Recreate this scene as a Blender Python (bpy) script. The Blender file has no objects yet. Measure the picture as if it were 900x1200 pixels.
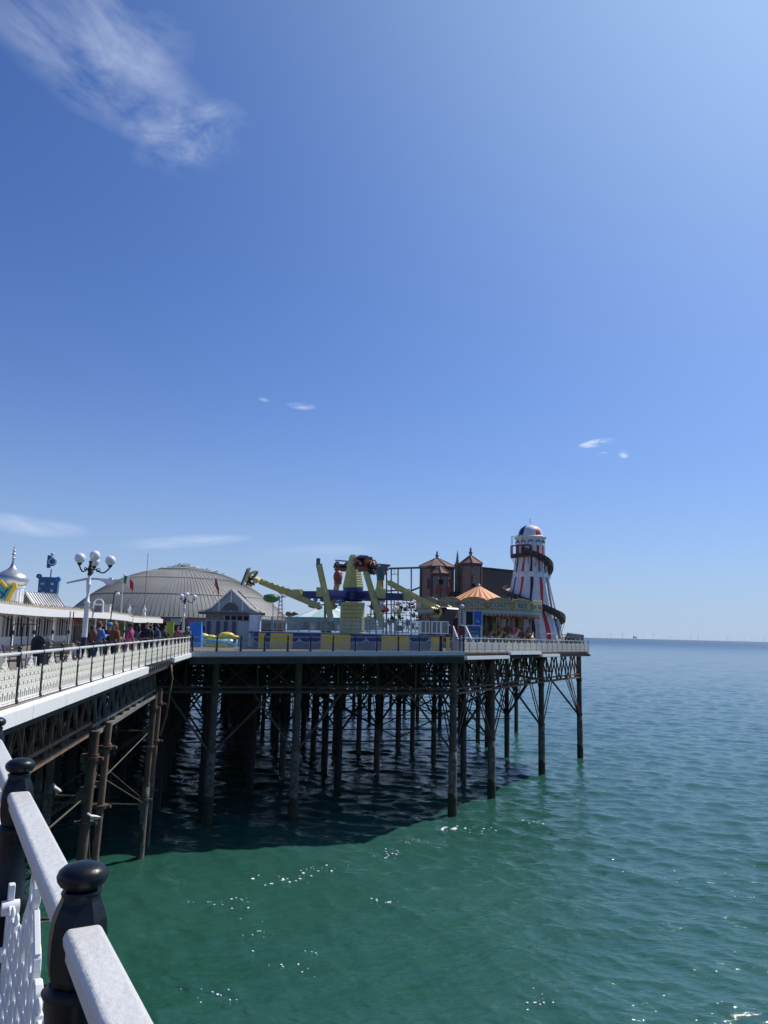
import bpy, bmesh, math, random
import numpy as np
from mathutils import Vector, Matrix, Euler
random.seed(7)
S = bpy.context.scene
COL = S.collection
R_ = math.radians
# ------------------------------------------------------------------ camera
PITCH, ROLL, FPX, CZ = R_(8.89), .024, 900.0, 13.0
_F = Vector((0, math.cos(PITCH), math.sin(PITCH)))
_R0 = Vector((1, 0, 0)); _U0 = Vector((0, -math.sin(PITCH), math.cos(PITCH)))
_R = _R0*math.cos(ROLL)+_U0*math.sin(ROLL); _U = _U0*math.cos(ROLL)-_R0*math.sin(ROLL)
cam = bpy.data.cameras.new('camera'); co = bpy.data.objects.new('camera', cam); COL.objects.link(co)
m = Matrix((_R, _U, -_F)).transposed().to_4x4(); m.translation = (0, 0, CZ); co.matrix_world = m
cam.sensor_fit = 'VERTICAL'; cam.sensor_height = 36; cam.sensor_width = 27; cam.lens = 27.0
cam.clip_start = .05; cam.clip_end = 90000
S.camera = co
# ------------------------------------------------------------------ light
SUN_AZ, SUN_EL = R_(50), R_(51)      # azimuth clockwise from +Y
sd = Vector((math.sin(SUN_AZ)*math.cos(SUN_EL), math.cos(SUN_AZ)*math.cos(SUN_EL), math.sin(SUN_EL)))
sl = bpy.data.lights.new('sun', 'SUN'); sl.energy = 4.0; sl.angle = R_(.9); sl.color = (1, .95, .87)
so = bpy.data.objects.new('sun', sl); COL.objects.link(so); so.rotation_euler = (-sd).to_track_quat('-Z', 'Y').to_euler()
so.location = (40, 40, 80)
S.view_settings.view_transform = 'Standard'; S.view_settings.look = 'None'
S.view_settings.exposure = 0.18; S.view_settings.gamma = 1
W = bpy.data.worlds.new('World'); S.world = W; W.use_nodes = True
wn = W.node_tree.nodes; wl = W.node_tree.links; wn.clear()
def N(t, tree=None, **k):
    n = (tree or wn).new(t)
    for a, b in k.items(): setattr(n, a, b)
    return n
wo = N('ShaderNodeOutputWorld'); bg = N('ShaderNodeBackground'); sky = N('ShaderNodeTexSky')
sky.sky_type = 'NISHITA'; sky.sun_disc = False; sky.sun_elevation = SUN_EL; sky.sun_rotation = SUN_AZ
sky.altitude = 0; sky.air_density = 1.0; sky.dust_density = .45; sky.ozone_density = 3.2
bg.inputs['Strength'].default_value = .1
def ray(x, y): return _F+_R*((x-450)/FPX)+_U*((600-y)/FPX)
def at(x, y, Y):
    d = ray(x, y); return Vector((0, 0, CZ))+d*(Y/d.y)
def onz(x, y, z):
    d = ray(x, y); return Vector((0, 0, CZ))+d*((z-CZ)/d.z)
tc = N('ShaderNodeTexCoord')
def vmath(op, a, b=None):
    n = N('ShaderNodeVectorMath', operation=op)
    for i, v in enumerate((a, b)):
        if v is None: continue
        if isinstance(v, (tuple, Vector)): n.inputs[i].default_value = tuple(v)
        else: wl.new(v, n.inputs[i])
    return n.outputs['Value'] if op == 'DOT_PRODUCT' else n.outputs[0]
def mth(op, a, b=0, c=0, clamp=False):
    n = N('ShaderNodeMath', operation=op); n.use_clamp = clamp
    for i, v in enumerate((a, b, c)):
        if isinstance(v, (int, float)): n.inputs[i].default_value = v
        else: wl.new(v, n.inputs[i])
    return n.outputs[0]
def cloud(p, q, half, nscale, stretch, lo, hi, op, dist=1.2, seed=0):
    """wisp of cirrus between two sky directions, in the tangent plane of its own centre"""
    a, b = ray(*p).normalized(), ray(*q).normalized(); c = (a+b).normalized()
    ex = (b-a).normalized(); ex = (ex-c*ex.dot(c)).normalized(); ey = c.cross(ex).normalized()
    L = (b-a).length/2
    D = tc.outputs['Generated']
    w = mth('MAXIMUM', vmath('DOT_PRODUCT', D, c), .05)
    X = mth('DIVIDE', vmath('DOT_PRODUCT', D, ex), w); Y = mth('DIVIDE', vmath('DOT_PRODUCT', D, ey), w)
    cb = N('ShaderNodeCombineXYZ'); wl.new(mth('MULTIPLY', X, 1/stretch), cb.inputs[0]); wl.new(Y, cb.inputs[1]); cb.inputs[2].default_value = seed
    nz = N('ShaderNodeTexNoise'); nz.inputs['Scale'].default_value = nscale; nz.inputs['Detail'].default_value = 8
    nz.inputs['Roughness'].default_value = .62; nz.inputs['Distortion'].default_value = dist; wl.new(cb.outputs[0], nz.inputs['Vector'])
    nb = N('ShaderNodeTexNoise'); nb.inputs['Scale'].default_value = nscale*.45; nb.inputs['Detail'].default_value = 3; wl.new(cb.outputs[0], nb.inputs['Vector'])
    wob = mth('MULTIPLY', mth('SUBTRACT', nb.outputs['Fac'], .5), 1.6)
    r2 = mth('ADD', mth('POWER', mth('ABSOLUTE', mth('DIVIDE', X, L)), 2), mth('POWER', mth('ABSOLUTE', mth('ADD', mth('DIVIDE', Y, half), wob)), 2))
    mask = mth('SUBTRACT', 1, r2, clamp=True)
    f = N('ShaderNodeMapRange'); f.inputs['From Min'].default_value = lo; f.inputs['From Max'].default_value = hi; wl.new(nz.outputs['Fac'], f.inputs['Value'])
    front = mth('GREATER_THAN', vmath('DOT_PRODUCT', D, c), .1)
    return mth('MULTIPLY', mth('MULTIPLY', mth('MULTIPLY', mask, f.outputs[0]), op), front)
cl = [cloud((-70, -40), (290, 195), .046, 13, 2.2, .40, .74, .46, .5),
      cloud((70, -60), (215, 90), .06, 14, 1.6, .44, .76, .32, .5, seed=3),
      cloud((140, 165), (300, 145), .042, 18, 1.4, .42, .72, .42, .5, seed=5),
      cloud((676, 522), (724, 514), .0060, 75, 3.0, .42, .60, 1.1, .8, seed=1),
      cloud((697, 534), (714, 531), .004, 110, 2.5, .42, .62, .5, .8, seed=2),
      cloud((724, 531), (738, 534), .006, 100, 2.2, .44, .62, .6, .8, seed=4),
      cloud((334, 474), (372, 478), .0045, 80, 3, .40, .62, .4, .8, seed=6),
      cloud((302, 467), (316, 470), .0025, 90, 3, .3, .55, .25, .4, seed=7),
      cloud((-60, 606), (110, 624), .012, 30, 5, .35, .7, .5, .6, seed=8),
      cloud((130, 638), (300, 630), .009, 30, 6, .35, .7, .5, .6, seed=9),
      cloud((280, 652), (460, 646), .016, 22, 6, .35, .8, .35, .6, seed=10)]
tot = cl[0]
for c_ in cl[1:]: tot = mth('ADD', tot, c_)
tot = mth('MINIMUM', tot, .9)
mx = N('ShaderNodeMix', data_type='RGBA'); wl.new(tot, mx.inputs[0])
SKY_TINT = (.41, .61, 1.0)
tint = N('ShaderNodeMix', data_type='RGBA', blend_type='MULTIPLY'); tint.inputs[0].default_value = 1
wl.new(sky.outputs[0], tint.inputs[6]); tint.inputs[7].default_value = (*SKY_TINT, 1)
sx = N('ShaderNodeSeparateXYZ'); wl.new(tc.outputs['Generated'], sx.inputs[0])
hz = mth('MULTIPLY', mth('EXPONENT', mth('MULTIPLY', mth('MAXIMUM', sx.outputs[2], 0), -7.5)), .95)
hm = N('ShaderNodeMix', data_type='RGBA'); wl.new(hz, hm.inputs[0]); wl.new(tint.outputs[2], hm.inputs[6]); hm.inputs[7].default_value = (4.0, 5.1, 6.8, 1)
wl.new(hm.outputs[2], mx.inputs[6]); mx.inputs[7].default_value = (7.5, 8.2, 9.6, 1)
au = mth('MULTIPLY', mth('POWER', mth('MAXIMUM', vmath('DOT_PRODUCT', tc.outputs['Generated'], tuple(sd)), 0), 6.0), .62)
am_ = N('ShaderNodeMix', data_type='RGBA'); wl.new(au, am_.inputs[0]); wl.new(mx.outputs[2], am_.inputs[6]); am_.inputs[7].default_value = (5.8, 8.0, 10.5, 1)
wl.new(am_.outputs[2], bg.inputs['Color']); wl.new(bg.outputs[0], wo.inputs['Surface'])

# ------------------------------------------------------------------ materials
MC = {}
def mat(name, col, rough=.6, metal=0.0, var=.18, scale=4.0, col2=None, lo=.45, hi=.6, bump=0.0, bscale=None, spec=.5):
    if name in MC: return MC[name]
    M = bpy.data.materials.new(name); M.use_nodes = True; t = M.node_tree; ns, ls = t.nodes, t.links
    b = ns['Principled BSDF']; b.inputs['Roughness'].default_value = rough; b.inputs['Metallic'].default_value = metal
    b.inputs['Specular IOR Level'].default_value = spec
    c = ns.new('ShaderNodeTexCoord')
    n1 = ns.new('ShaderNodeTexNoise'); n1.inputs['Scale'].default_value = scale; n1.inputs['Detail'].default_value = 6; n1.inputs['Roughness'].default_value = .65
    ls.new(c.outputs['Object'], n1.inputs['Vector'])
    r = ns.new('ShaderNodeValToRGB')
    r.color_ramp.elements[0].position = .3; r.color_ramp.elements[1].position = .7
    r.color_ramp.elements[0].color = (*[x*(1-var) for x in col], 1); r.color_ramp.elements[1].color = (*[min(1, x*(1+var)) for x in col], 1)
    ls.new(n1.outputs['Fac'], r.inputs['Fac']); out = r.outputs['Color']
    if col2:
        n2 = ns.new('ShaderNodeTexNoise'); n2.inputs['Scale'].default_value = scale*.7; n2.inputs['Detail'].default_value = 8; n2.inputs['Roughness'].default_value = .7
        mp = ns.new('ShaderNodeMapping'); mp.inputs['Location'].default_value = (5, 3, 1); ls.new(c.outputs['Object'], mp.inputs['Vector']); ls.new(mp.outputs[0], n2.inputs['Vector'])
        mr = ns.new('ShaderNodeMapRange'); mr.inputs['From Min'].default_value = lo; mr.inputs['From Max'].default_value = hi; ls.new(n2.outputs['Fac'], mr.inputs['Value'])
        mi = ns.new('ShaderNodeMix'); mi.data_type = 'RGBA'; ls.new(mr.outputs[0], mi.inputs[0]); ls.new(out, mi.inputs[6]); mi.inputs[7].default_value = (*col2, 1); out = mi.outputs[2]
    ls.new(out, b.inputs['Base Color'])
    if bump:
        n3 = ns.new('ShaderNodeTexNoise'); n3.inputs['Scale'].default_value = bscale or scale*5; n3.inputs['Detail'].default_value = 5
        ls.new(c.outputs['Object'], n3.inputs['Vector']); bu = ns.new('ShaderNodeBump'); bu.inputs['Strength'].default_value = bump; bu.inputs['Distance'].default_value = .02
        ls.new(n3.outputs['Fac'], bu.inputs['Height']); ls.new(bu.outputs[0], b.inputs['Normal'])
    MC[name] = M; return M
white = mat('white_paint', (.80, .80, .79), .45, var=.05, col2=(.62, .62, .58), lo=.62, hi=.8)
whiten = mat('near_white_paint', (.60, .59, .57), .42, var=.05, scale=5, col2=(.40, .39, .37), lo=.60, hi=.74, bump=.3, bscale=45)
cream = mat('cream_paint', (.80, .77, .66), .5, var=.06, col2=(.6, .52, .4), lo=.62, hi=.8)
blackp = mat('black_gloss_paint', (.006, .009, .013), .34, var=.3, scale=14, col2=(.05, .055, .06), lo=.66, hi=.72, bump=.12, bscale=40, spec=.3)
blackm = mat('black_iron', (.012, .014, .017), .45, var=.3)
rust = mat('rusted_iron', (.095, .062, .046), .85, var=.4, scale=1.6, col2=(.14, .062, .038), lo=.5, hi=.65, bump=.4)
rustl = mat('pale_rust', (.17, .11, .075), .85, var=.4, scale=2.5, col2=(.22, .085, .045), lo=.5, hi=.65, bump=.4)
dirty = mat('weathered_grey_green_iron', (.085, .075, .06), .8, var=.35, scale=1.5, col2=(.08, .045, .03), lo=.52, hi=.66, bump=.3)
barn = mat('barnacled_iron', (.15, .14, .11), .95, var=.45, scale=3.5, col2=(.06, .065, .045), lo=.48, hi=.6, bump=1.0, bscale=14)
weed = mat('dark_weed', (.03, .034, .018), .9, var=.5, scale=7, col2=(.055, .06, .02), lo=.5, hi=.6, bump=.8, bscale=20)
algae = mat('green_weed', (.06, .10, .015), .9, var=.4, scale=8)
gloom = mat('shade_dark_iron', (.022, .022, .02), .8, var=.35, scale=1.5)  # iron darkened in colour to imitate the shade under the deck
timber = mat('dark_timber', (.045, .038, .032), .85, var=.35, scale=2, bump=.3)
plank = mat('deck_planks', (.20, .17, .14), .8, var=.3, scale=2.5, bump=.3)
grey = mat('grey_paint', (.33, .35, .37), .5, var=.12)
lgrey = mat('light_grey_metal', (.5, .52, .54), .4, .2, var=.1)
lead = mat('grey_lead_roof', (.25, .245, .225), .6, var=.15, scale=.3, col2=(.18, .175, .16), lo=.5, hi=.7)
seamm = mat('roof_seam', (.215, .21, .195), .6, var=.1)
leadd = mat('dark_roof_seam', (.11, .11, .10), .6, var=.2)
yel = mat('yellow_paint', (.56, .50, .17), .45, var=.12, scale=3, col2=(.42, .36, .12), lo=.55, hi=.75)
yelb = mat('bright_yellow_panel', (.80, .52, .03), .5, var=.12)
navy = mat('navy_blue_paint', (.022, .035, .14), .35, var=.15)
blue = mat('bright_blue_paint', (.04, .24, .68), .45, var=.12)
sblue = mat('sign_blue', (.02, .13, .36), .4, var=.12)
tower_b = mat('tower_blue', (.03, .12, .27), .45, var=.25)
teal = mat('teal_paint', (.05, .3, .3), .5, var=.2)
green = mat('green_paint', (.04, .16, .05), .5, var=.2)
lime = mat('lime_panel', (.28, .42, .05), .5, var=.1)
red = mat('red_paint', (.48, .03, .035), .45, var=.12)
redd = mat('dull_red', (.22, .035, .03), .6, var=.2)
orange = mat('orange_paint', (.75, .22, .05), .5, var=.1)
stripey = mat('yellow_canvas', (.80, .55, .2), .7, var=.08)
stripr = mat('red_canvas', (.62, .07, .05), .7, var=.1)
purp = mat('purple_panel', (.12, .04, .18), .5, var=.3)
pinkm = mat('pink_plastic', (.72, .06, .16), .4, var=.08)
brick = mat('brown_render', (.27, .18, .16), .85, var=.15, scale=1.2)
brickd = mat('dark_brown_cladding', (.10, .068, .066), .85, var=.12, scale=1)
tile = mat('red_brown_roof', (.20, .09, .07), .8, var=.3, scale=3)
stone = mat('grey_stone', (.2, .19, .18), .85, var=.2)
dark = mat('dark_interior', (.012, .012, .014), .8, var=.3)
gold = mat('gilded_paint', (.33, .27, .10), .5, var=.3, scale=5, col2=(.12, .10, .04), lo=.5, hi=.62)
goldl = mat('cream_gilt', (.42, .38, .24), .5, var=.15, scale=4)
silver = mat('silver_dome_metal', (.5, .52, .55), .35, .7, var=.1)
globe = mat('opal_globe', (.80, .80, .82), .25, var=.03)
pinkw = mat('faded_red_sign', (.35, .08, .09), .6, var=.2)
gullw = mat('gull_white', (.8, .8, .78), .7, var=.05)
gullg = mat('gull_grey', (.25, .26, .28), .7, var=.1)
skin = mat('skin', (.45, .26, .18), .6, var=.08)
foamm = mat('foam_glint_white', (.85, .88, .88), .6, var=.03)
turb = mat('turbine_grey', (.5, .54, .6), .6, var=.05)
def glassmat():
    M = bpy.data.materials.new('glass_pane'); M.use_nodes = True; t = M.node_tree; ns, ls = t.nodes, t.links
    o = ns['Material Output']; ns.remove(ns['Principled BSDF'])
    tr = ns.new('ShaderNodeBsdfTransparent'); tr.inputs[0].default_value = (.82, .87, .88, 1)
    gl = ns.new('ShaderNodeBsdfGlossy'); gl.inputs['Roughness'].default_value = .05
    fr = ns.new('ShaderNodeFresnel'); fr.inputs[0].default_value = 1.5
    df = ns.new('ShaderNodeBsdfDiffuse'); df.inputs[0].default_value = (.5, .55, .56, 1)
    m1 = ns.new('ShaderNodeMixShader'); m1.inputs[0].default_value = .07; m2 = ns.new('ShaderNodeMixShader')
    ls.new(tr.outputs[0], m1.inputs[1]); ls.new(df.outputs[0], m1.inputs[2])
    ls.new(fr.outputs[0], m2.inputs[0]); ls.new(m1.outputs[0], m2.inputs[1]); ls.new(gl.outputs[0], m2.inputs[2]); ls.new(m2.outputs[0], o.inputs[0])
    return M
glass = glassmat()

# ------------------------------------------------------------------ mesh builder
def frame(d, up=Vector((0, 0, 1))):
    d = Vector(d).normalized()
    if abs(d.dot(up)) > .999: up = Vector((0, 1, 0))
    x = d.cross(up).normalized(); y = x.cross(d).normalized()
    return x, y, d
class MB:
    def __init__(s): s.v = []; s.f = []; s.sm = []; s.mi = []; s.m = 0
    def add(s, vs, fs, smooth=False):
        o = len(s.v); s.v += [Vector(v) for v in vs]
        for f in fs: s.f.append([i+o for i in f]); s.sm.append(smooth); s.mi.append(s.m)
        return s
    def box(s, c, size, rz=0, M=None):
        c = Vector(c); h = Vector(size)/2; Rm = M or Matrix.Rotation(rz, 3, 'Z')
        vs = [c+Rm@Vector((x*h.x, y*h.y, z*h.z)) for z in (-1, 1) for x, y in ((-1, -1), (1, -1), (1, 1), (-1, 1))]
        return s.add(vs, [(3, 2, 1, 0), (4, 5, 6, 7), (0, 1, 5, 4), (1, 2, 6, 5), (2, 3, 7, 6), (3, 0, 4, 7)])
    def bar(s, p, q, w, h=None, w2=None, h2=None, up=Vector((0, 0, 1))):
        p, q = Vector(p), Vector(q); h = h or w; w2 = w2 or w; h2 = h2 or h; x, y, d = frame(q-p, up)
        vs = [P+x*(a*ww/2)+y*(b*hh/2) for P, ww, hh in ((p, w, h), (q, w2, h2)) for a, b in ((-1, -1), (1, -1), (1, 1), (-1, 1))]
        return s.add(vs, [(3, 2, 1, 0), (4, 5, 6, 7), (0, 1, 5, 4), (1, 2, 6, 5), (2, 3, 7, 6), (3, 0, 4, 7)])
    def tube(s, p, q, r, r2=None, n=8, smooth=True):
        p, q = Vector(p), Vector(q); r2 = r if r2 is None else r2; x, y, d = frame(q-p)
        vs = [P+(x*math.cos(2*math.pi*i/n)+y*math.sin(2*math.pi*i/n))*rr for P, rr in ((p, r), (q, r2)) for i in range(n)]
        s.add(vs, [(i, (i+1) % n, n+(i+1) % n, n+i) for i in range(n)], smooth)
        s.add(vs[:n], [tuple(range(n-1, -1, -1))]); s.add(vs[n:], [tuple(range(n))])
        return s
    def path(s, pts, r, n=6):
        pts = [Vector(p) for p in pts]; k = len(pts); rr = r if isinstance(r, (list, tuple)) else [r]*k; vs = []
        for i, P in enumerate(pts):
            d = pts[min(i+1, k-1)]-pts[max(i-1, 0)]; x, y, _ = frame(d)
            vs += [P+(x*math.cos(2*math.pi*j/n)+y*math.sin(2*math.pi*j/n))*rr[i] for j in range(n)]
        fs = [(i*n+j, i*n+(j+1) % n, (i+1)*n+(j+1) % n, (i+1)*n+j) for i in range(k-1) for j in range(n)]
        fs += [tuple(range(n-1, -1, -1)), tuple(range((k-1)*n, k*n))]
        return s.add(vs, fs, True)
    def lathe(s, c, prof, n=16, smooth=True, ax=None, a0=0):
        c = Vector(c); x, y, d = (Vector((1, 0, 0)), Vector((0, 1, 0)), Vector((0, 0, 1))) if ax is None else frame(ax)
        vs = [c+d*z+(x*math.cos(a0+2*math.pi*i/n)+y*math.sin(a0+2*math.pi*i/n))*r for r, z in prof for i in range(n)]
        k = len(prof)
        fs = [(a*n+i, a*n+(i+1) % n, (a+1)*n+(i+1) % n, (a+1)*n+i) for a in range(k-1) for i in range(n)]
        s.add(vs, fs, smooth); s.add(vs[:n], [tuple(range(n-1, -1, -1))]); s.add(vs[-n:], [tuple(range(n))])
        return s
    def ball(s, c, r, n=12, sx=1, sy=1, sz=1):
        k = max(6, n//2); vs = [Vector(c)+Vector((0, 0, -r*sz))]
        for a in range(1, k):
            t = -math.pi/2+math.pi*a/k
            vs += [Vector(c)+Vector((r*sx*math.cos(t)*math.cos(2*math.pi*i/n), r*sy*math.cos(t)*math.sin(2*math.pi*i/n), r*sz*math.sin(t))) for i in range(n)]
        vs.append(Vector(c)+Vector((0, 0, r*sz))); T = len(vs)-1
        fs = [(0, 1+(i+1) % n, 1+i) for i in range(n)]
        fs += [(1+a*n+i, 1+a*n+(i+1) % n, 1+(a+1)*n+(i+1) % n, 1+(a+1)*n+i) for a in range(k-2) for i in range(n)]
        fs += [(1+(k-2)*n+i, 1+(k-2)*n+(i+1) % n, T) for i in range(n)]
        return s.add(vs, fs, True)
    def prism(s, pts, O, ex, ey, th):
        """polygon pts (x,y) in frame O,ex,ey extruded by th along the normal, centred"""
        O, ex, ey = Vector(O), Vector(ex).normalized(), Vector(ey).normalized(); nz = ex.cross(ey)
        n = len(pts); vs = [O+ex*x+ey*y+nz*(k*th/2) for k in (-1, 1) for x, y in pts]
        fs = [tuple(range(n-1, -1, -1)), tuple(range(n, 2*n))]+[(i, (i+1) % n, n+(i+1) % n, n+i) for i in range(n)]
        return s.add(vs, fs)
    def ring(s, c, ex, ey, r, w, th, n=12, a0=0, a1=2*math.pi):
        c, ex, ey = Vector(c), Vector(ex), Vector(ey); nz = ex.cross(ey); full = a1-a0 > 6.28
        k = n if full else n+1; vs = []
        for i in range(k):
            a = a0+(a1-a0)*i/n; d = ex*math.cos(a)+ey*math.sin(a)
            vs += [c+d*(r-w/2)-nz*th/2, c+d*(r+w/2)-nz*th/2, c+d*(r+w/2)+nz*th/2, c+d*(r-w/2)+nz*th/2]
        fs = []
        for i in range(n):
            j = (i+1) % k
            for q in range(4): fs.append((i*4+q, i*4+(q+1) % 4, j*4+(q+1) % 4, j*4+q))
        return s.add(vs, fs)
    def mesh(s, name, mats, off=Vector((0, 0, 0)), bevel=0):
        me = bpy.data.meshes.new(name); me.from_pydata([v-off for v in s.v], [], s.f); me.update()
        for mm in (mats if isinstance(mats, (list, tuple)) else [mats]): me.materials.append(mm)
        me.polygons.foreach_set('use_smooth', s.sm); me.polygons.foreach_set('material_index', s.mi)
        bm = bmesh.new(); bm.from_mesh(me); bmesh.ops.recalc_face_normals(bm, faces=bm.faces)
        bm.to_mesh(me); bm.free(); return me
    def build(s, name, mats, parent=None, off=None):
        o_ = wloc(parent) if off is None else Vector(off)
        o = bpy.data.objects.new(name, s.mesh(name, mats, o_)); COL.objects.link(o); o.parent = parent
        if parent is None and off is not None: o.location = o_
        return o
def wloc(p):
    v = Vector((0, 0, 0))
    while p is not None: v = v+p.location; p = p.parent
    return v
def tag(o, label=None, cat=None, group=None, kind=None):
    if label: o['label'] = label
    if cat: o['category'] = cat
    if group: o['group'] = group
    if kind: o['kind'] = kind
    return o
def thing(name, loc, label, cat, group=None, rz=0):
    o = bpy.data.objects.new(name, None); COL.objects.link(o); o.location = loc; o.rotation_euler = (0, 0, rz); o.empty_display_size = .3
    return tag(o, label, cat, group)
def inst(name, me, parent, loc, rz=0, rot=None, scale=None):
    o = bpy.data.objects.new(name, me); COL.objects.link(o); o.parent = parent; o.location = loc
    o.rotation_euler = rot if rot else (0, 0, rz)
    if scale: o.scale = scale
    return o
KIDS = {}
def copytree(o, parent=None, kids=None):
    c = o.copy(); COL.objects.link(c); c.parent = parent
    for ch in [x for x in kids if x.parent == o]: copytree(ch, c, kids)
    return c
def textmesh(txt, size, name, m, parent, M, depth=.02):
    cu = bpy.data.curves.new(name, 'FONT'); cu.body = txt; cu.size = size; cu.extrude = depth; cu.align_x = 'CENTER'; cu.align_y = 'CENTER'
    t = bpy.data.objects.new(name, cu); COL.objects.link(t); bpy.context.view_layer.update()
    me = bpy.data.meshes.new_from_object(t.evaluated_get(bpy.context.evaluated_depsgraph_get())); bpy.data.objects.remove(t)
    me.materials.clear(); me.materials.append(m)
    o = bpy.data.objects.new(name, me); COL.objects.link(o); o.parent = parent; MM = M.copy(); MM.translation = M.translation-wloc(parent); o.matrix_local = MM
    return o

# ------------------------------------------------------------------ pier frame of reference
PA = onz(243, 963, 0); PB = onz(530, 955, 0); UU = (PB-PA).normalized(); VV = Vector((-UU.y, UU.x, 0))
def uv(u, v, z=0): return PA+UU*u+VV*v+Vector((0, 0, z))
def touv(p): d = p-PA; return d.dot(UU), d.dot(VV)
DZ = 11.5
cA = onz(222, 765, 11.36); cB = onz(544, 764, 11.72); cC = onz(692, 763, 11.55)
def wk(Y, off=0):            # outer edge of the walkway
    return Vector((-4.9-.155*Y-off, Y, 0))
cJ = wk(12.1); cJ.z = 11.35

# ------------------------------------------------------------------ sea
rs = np.random.RandomState(3)
comps = []
for i in range(130):
    lam = .42*math.exp(rs.rand()*2.25) if i < 115 else rs.uniform(4, 10); th = R_(200)+rs.randn()*.62
    comps.append((2*math.pi/lam*math.sin(th), 2*math.pi/lam*math.cos(th), rs.rand()*6.283, .0033*lam**(.80 if i < 115 else .55)*(.6+.8*rs.rand()), lam))
def wave(x, y, sp):
    z = np.zeros_like(x); dx = np.zeros_like(x); dy = np.zeros_like(x)
    for kx, ky, ph, a, lam in comps:
        w = np.clip(lam/(2.4*sp)-1, 0, 1); p = kx*x+ky*y+ph; k = math.hypot(kx, ky)
        z += w*a*np.sin(p); dx += w*a*kx/k*np.cos(p)*.9; dy += w*a*ky/k*np.cos(p)*.9
    return z, dx, dy
def make_sea():
    rr = list(np.exp(np.linspace(math.log(10), math.log(950), 1260)))+list(np.exp(np.linspace(math.log(960), math.log(19000), 50)))
    aa = np.concatenate([np.linspace(-math.pi, -.62, 60, endpoint=False), np.linspace(-.62, .62, 520, endpoint=False), np.linspace(.62, math.pi, 60, endpoint=False)])
    R, A = np.meshgrid(np.array(rr), aa, indexing='ij')
    x = R*np.sin(A); y = R*np.cos(A)
    sp = np.maximum(R*np.where(np.abs(A) < .62, 1.24/520, 2.5/60), R*.0036)
    z, dx, dy = wave(x, y, sp)
    P = np.stack([x+dx, y+dy, z], -1).reshape(-1, 3); n0 = len(P); P = np.vstack([P, [[0, 0, 0]]])
    nr, na = R.shape; i = np.arange(nr-1)[:, None]*na; j = np.arange(na)[None]; j2 = (j+1) % na
    q = np.stack([i+j, i+j2, i+na+j2, i+na+j], -1).reshape(-1, 4)[:, ::-1]
    me = bpy.data.meshes.new('sea'); nq = len(q); tri = np.stack([np.full(na, n0), j[0], j2[0]], -1)[:, ::-1]
    me.vertices.add(len(P)); me.vertices.foreach_set('co', P.ravel().astype(np.float32))
    me.loops.add(nq*4+na*3); me.loops.foreach_set('vertex_index', np.concatenate([q.ravel(), tri.ravel()]).astype(np.int32))
    me.polygons.add(nq+na); me.polygons.foreach_set('loop_start', np.concatenate([np.arange(nq)*4, nq*4+np.arange(na)*3]).astype(np.int32))
    me.polygons.foreach_set('loop_total', np.concatenate([np.full(nq, 4), np.full(na, 3)]).astype(np.int32))
    me.polygons.foreach_set('use_smooth', np.ones(nq+na, bool)); me.update(); me.validate()
    M = bpy.data.materials.new('sea_water'); M.use_nodes = True; t = M.node_tree; ns, ls = t.nodes, t.links
    b = ns['Principled BSDF']; b.inputs['Roughness'].default_value = .06; b.inputs['IOR'].default_value = 1.333
    tcn = ns.new('ShaderNodeTexCoord')
    n0_ = ns.new('ShaderNodeTexNoise'); n0_.inputs['Scale'].default_value = .035; n0_.inputs['Detail'].default_value = 4; ls.new(tcn.outputs['Object'], n0_.inputs['Vector'])
    rp = ns.new('ShaderNodeValToRGB'); rp.color_ramp.elements[0].position = .35; rp.color_ramp.elements[1].position = .68
    rp.color_ramp.elements[0].color = (.016, .076, .052, 1); rp.color_ramp.elements[1].color = (.034, .112, .092, 1)
    ls.new(n0_.outputs['Fac'], rp.inputs['Fac'])
    l0 = ns.new('ShaderNodeVectorMath'); l0.operation = 'LENGTH'; ls.new(tcn.outputs['Object'], l0.inputs[0])     # base colour bluer with distance, in place of reflected sky
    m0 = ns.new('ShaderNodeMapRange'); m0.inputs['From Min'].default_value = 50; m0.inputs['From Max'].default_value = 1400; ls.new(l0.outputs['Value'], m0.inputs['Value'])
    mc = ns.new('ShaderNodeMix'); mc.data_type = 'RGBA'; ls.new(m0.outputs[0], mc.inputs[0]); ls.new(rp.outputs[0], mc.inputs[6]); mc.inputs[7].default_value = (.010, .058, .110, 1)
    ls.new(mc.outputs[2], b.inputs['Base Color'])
    prev = None
    for sc, st, dist, det in ((.8, .3, .045, 3), (2.6, .7, .016, 4), (7, .4, .0035, 3)):
        mp = ns.new('ShaderNodeMapping'); mp.inputs['Rotation'].default_value = (0, 0, R_(-20)); mp.inputs['Scale'].default_value = (.62, 1.25, 1)
        ls.new(tcn.outputs['Object'], mp.inputs['Vector'])
        nn = ns.new('ShaderNodeTexNoise'); nn.inputs['Scale'].default_value = sc; nn.inputs['Detail'].default_value = det; nn.inputs['Distortion'].default_value = .6
        ls.new(mp.outputs[0], nn.inputs['Vector'])
        bu = ns.new('ShaderNodeBump'); bu.inputs['Strength'].default_value = st; bu.inputs['Distance'].default_value = dist*6
        ls.new(nn.outputs['Fac'], bu.inputs['Height'])
        if prev: ls.new(prev.outputs[0], bu.inputs['Normal'])
        if sc < 3:      # beyond the finely modelled waves the same chop is carried by the bump
            ln = ns.new('ShaderNodeVectorMath'); ln.operation = 'LENGTH'; ls.new(tcn.outputs['Object'], ln.inputs[0])
            mr = ns.new('ShaderNodeMapRange'); mr.inputs['From Min'].default_value = 70; mr.inputs['From Max'].default_value = 1500
            mr.inputs['To Min'].default_value = st; mr.inputs['To Max'].default_value = 1.0 if sc < 1 else .8; ls.new(ln.outputs['Value'], mr.inputs['Value']); ls.new(mr.outputs[0], bu.inputs['Strength'])
        prev = bu
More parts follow.
